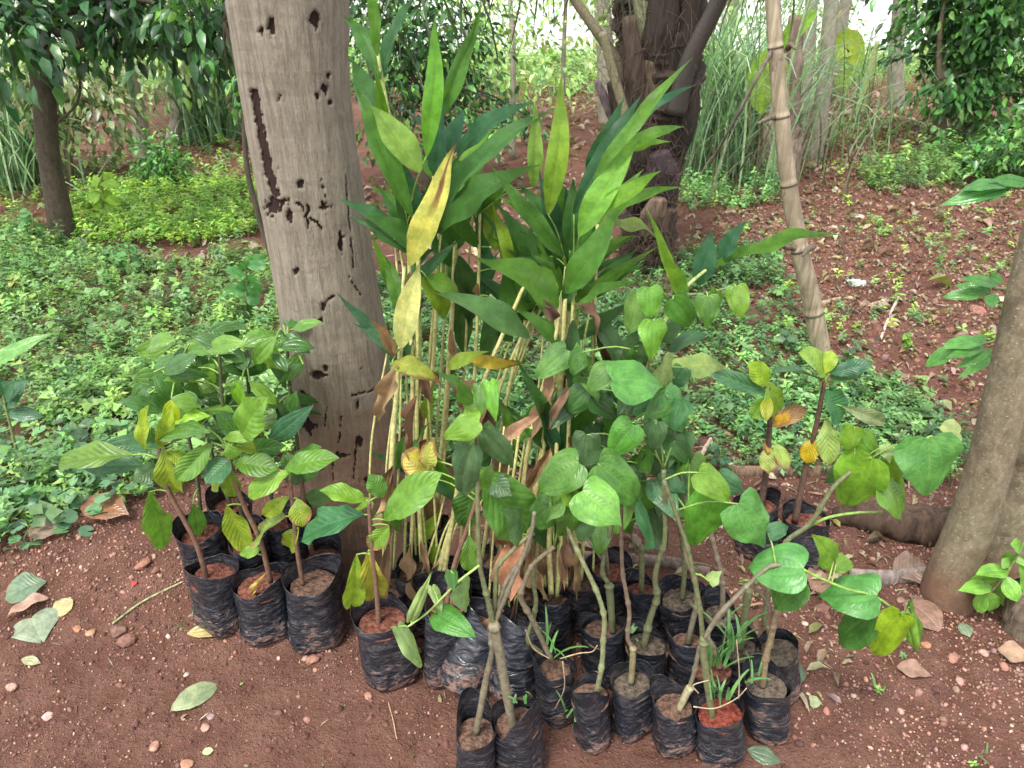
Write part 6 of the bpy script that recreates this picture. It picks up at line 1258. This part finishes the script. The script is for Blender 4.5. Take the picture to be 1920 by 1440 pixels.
# ------------------------------------------------------------------ loose sprays of leaves, single weeds
def spray(name, label, cat, pts, Y, leaves, colr, w_, root_px=None, kd='gloss'):
    t = thing(name, label, cat, gp(*root_px) if root_px is not None else at(*pts[0], Y))
    P = [at(x, y, Y) for x, y in pts]; tube('stem', P, [3.0 * mpp(P[0]), 1.5 * mpp(P[0])], M['stem'], t, (.16, .2, .07), sides=6)
    for (b, tp, s) in leaves: pleaf(t, kd, b, tp, w_ * s, Y, colr, bend=.04)
    return t
yr = gp(1868, 1150)[1]
spray('compound_leaf', 'bright green compound leaf of small oval leaflets at the right edge near the ground', 'leaf spray', [(1925, 1010), (1890, 1070), (1862, 1105), (1845, 1120)], yr - .05,
      [((1890, 1072), (1835, 1072), 1.0), ((1880, 1085), (1812, 1086), 1.0), ((1860, 1100), (1801, 1104), 1.0), ((1848, 1115), (1830, 1150), 1.0), ((1856, 1110), (1865, 1150), 1.0), ((1870, 1095), (1888, 1135), 1.0), ((1885, 1080), (1908, 1130), 1.2), ((1895, 1062), (1880, 1048), 1.0), ((1900, 1052), (1950, 1060), 1.0), ((1905, 1045), (1870, 1060), 1.0), ((1915, 1028), (1898, 1020), 1.0), ((1910, 1060), (1935, 1110), 1.2)], (.17, .38, .06), 27, root_px=(1915, 1180))
yr = gp(1770, 1120)[1] + .25
for i, (pts, lv, lab) in enumerate([([(1930, 620), (1860, 640), (1800, 655)], [((1850, 640), (1765, 648), 1), ((1800, 652), (1733, 684), 1.1), ((1845, 650), (1780, 668), 1), ((1860, 655), (1795, 690), .9), ((1870, 665), (1800, 705), .9), ((1850, 632), (1820, 640), .8)], 'spray of narrow green leaflets halfway up behind the smooth right trunk'),
                                    ([(1930, 545), (1870, 540), (1830, 530)], [((1870, 535), (1805, 520), .9), ((1860, 545), (1790, 533), .9), ((1850, 550), (1768, 555), 1), ((1860, 550), (1860, 575), 1.1), ((1880, 530), (1850, 515), .9)], 'upper spray of leaflets behind the smooth right trunk'),
                                    ([(1990, 330), (1900, 350), (1850, 360)], [((1900, 350), (1762, 383), 1.3), ((1900, 345), (1800, 352), 1.0), ((1890, 355), (1830, 372), .9), ((1930, 345), (1860, 335), 1.0)], 'dark pointed leaves entering at the right edge over the tilled soil')]):
    spray('compound_leaf', lab, 'leaf spray', pts, yr, lv, [(.09, .26, .06), (.08, .24, .06), (.06, .2, .05)][i], 24)
yl = gp(35, 880)[1]
spray('upright_weed', 'single upright weed with narrow blue-green leaves at the left edge', 'weed', [(38, 872), (25, 820), (10, 760), (5, 735)], yl, [((12, 765), (45, 712), 1.1), ((15, 775), (80, 780), 1.2), ((5, 770), (-40, 760), 1.2), ((8, 740), (-20, 700), 1), ((10, 750), (20, 715), .9)], (.055, .15, .085), 24, root_px=(38, 875))
spray('long_leaf', 'long pale green leaf blurred at the left edge over the low weeds', 'leaf', [(-60, 720), (-10, 680)], yl, [((-30, 690), (88, 624), 1.15)], (.15, .34, .09), 28, root_px=(-60, 720))
for i, (x, y, lab) in enumerate([(640 + 60, 1190, 'x'), ]): pass
for i, (bx, by, Hh, lab, cc) in enumerate([(190, 420, 90, 'lime-leaved young sapling just right of the slim dark trunk', (.26, .46, .04)), (60, 470, 70, 'soft-leaved weed at the foot of the slim dark trunk, on its left', (.11, .28, .08)), (460, 600, 110, 'broad-leaved weed standing taller than its neighbours left of the big trunk', (.09, .27, .08)), (240, 520, 60, 'upright soft weed in the middle of the left ground cover', (.12, .32, .1)), (1240, 960, 0, '', None), (1350, 900, 60, 'dull lobed weed in the shade behind the yellowing seedlings', (.06, .15, .085)), (1465, 330, 60, '', None), (1760, 300, 60, 'broad-leaved weed below the dark bushy tree on the right', (.12, .3, .1)), (1700, 660, 34, 'small lime weed on the tilled soil beside the pale stick', (.2, .4, .06)), (1700, 560, 30, '', None), (1590, 700, 40, 'small weed just right of the bamboo foot', (.12, .3, .08)), (1550, 620, 40, '', None)]):
    if not lab: continue
    Yb = gp(bx, by)[1]; q = np.random.default_rng(i + 900); lv = []
    for j in range(12):
        hh = by - Hh * (.25 + .75 * (j + 1) / 12); an = q.uniform(0, 6.28); ln = Hh * q.uniform(.28, .42); lv.append(((bx + 2 * math.cos(an), hh), (bx + ln * math.cos(an), hh + ln * .5 * math.sin(an) + 4), q.uniform(.7, 1.1)))
    spray('leafy_weed', lab, 'weed', [(bx, by), (bx + 2, by - Hh * .6), (bx, by - Hh)], Yb, lv, cc, Hh * .26, root_px=(bx, by), kd='broad')

# ------------------------------------------------------------------ fallen leaves on the soil
def fallen(label, b, t, w_, colr, kd='broad', dry=0.0, lift=.008, var=None, bend=.03, tilt=0.0):
    P0, P1 = gp(*b), gp(*t); P0[2] += lift; P1[2] += lift
    wm = w_ * mpp(P0) / max(.5, (CAM[2]) / np.linalg.norm(CAM - P0)); 
    o = place_leaf(None, kd, P0, P1, wm, colr, normal=(tilt, -.25, 1), dry=dry, bend=bend, name='fallen_leaf', var=var, jitter=.03)
    return tag(o, label, 'fallen leaf', 'fallen leaves on the soil')
fallen('pale grey-green fallen leaf lying alone on the bare soil at the lower left', (322, 1336), (413, 1282), 36, (.30, .36, .22), 'gloss', var=1)
fallen('narrow tan fallen leaf with a dark spot in front of the leftmost bag', (352, 1192), (440, 1176), 24, (.46, .38, .17), 'gloss', var=2)
fallen('round grey-green fallen leaf on the soil at the left', (60, 1162), (78, 1206), 58, (.30, .36, .27), 'heart', var=0)
fallen('crumpled greenish dead leaf at the left edge of the bare soil', (88, 1095), (10, 1128), 40, (.17, .25, .17), 'broad', .3, bend=.12)
fallen('pinkish-grey curled dead leaf below the crumpled greenish one', (92, 1125), (0, 1172), 22, (.40, .25, .21), 'dryleaf', bend=.08)
fallen('pale yellow dead leaf right of the curled pinkish one', (138, 1128), (96, 1160), 26, (.48, .42, .22), 'gloss', .2)
fallen('big brown dead leaf lying among the pennywort', (162, 966), (246, 982), 36, (.30, .145, .09), 'gloss', var=3, lift=.05)
fallen('grey-brown dead leaf half under the pennywort on the left', (62, 1000), (120, 1006), 34, (.25, .18, .15), 'gloss', lift=.03)
fallen('small pale curled leaf on the soil below the round fallen leaf', (42, 1240), (78, 1246), 12, (.42, .42, .24), 'gloss')
fallen('brown folded dead leaf on the right soil below the hanging yellow-green leaf', (1680, 1255), (1748, 1272), 26, (.27, .16, .13), 'dryleaf', bend=.1)
fallen('large pinkish-brown dead leaf beside the foot of the right trunk', (1695, 1130), (1765, 1186), 44, (.30, .18, .15), 'gloss', bend=.1)
fallen('brown dead leaf leaning on the right trunk foot above the pinkish-brown one', (1670, 1085), (1738, 1072), 44, (.24, .155, .13), 'broad', bend=.14, lift=.02)
fallen('dark green fallen leaf at the bottom edge right of the red-soil bag', (1400, 1410), (1465, 1432), 28, (.10, .15, .10), 'gloss')
fallen('dark green leaf leaning against the rear right bag', (1478, 1300), (1496, 1252), 30, (.10, .16, .10), 'gloss', lift=.03)
fallen('light brown dead leaf at the right edge of the soil', (1870, 1222), (1935, 1250), 30, (.34, .22, .16), 'dryleaf', bend=.1)
fallen('dull green fallen leaf on the soil left of the root stub', (1800, 1172), (1818, 1198), 18, (.20, .26, .18), 'gloss')
fallen('small round green leaf on the soil at the right', (1518, 1318), (1542, 1322), 18, (.36, .42, .26), 'heart')
fallen('tiny pale leaf near the bottom edge left of centre', (380, 1415), (402, 1410), 12, (.36, .46, .24), 'gloss')
fallen('dry pale leaf caught between the rear bags and the bamboo length', (1520, 1110), (1560, 1090), 50, (.38, .22, .18), 'broad', lift=.01)
tag(tube('straw', [gp(728, 1318) + [0, 0, .004], gp(737, 1352) + [0, 0, .008], gp(744, 1388) + [0, 0, .004]], [.0012, .001], M['stem'], None, (.42, .28, .18), sides=5), 'thin brown straw on the bare soil below the tilted bag', 'straw')
b0 = gp(250, 1102); tag(link('red_petal', mesh_np('red_petal', *[np.asarray(x) for x in (leaf_tpl(.8, .3, .2)[0] * .022 + b0 + [0, 0, .006], leaf_tpl()[1])], M['plain']), None, (.6, .05, .06)), 'tiny crumpled red petal on the gravelly soil left of the bags', 'petal')
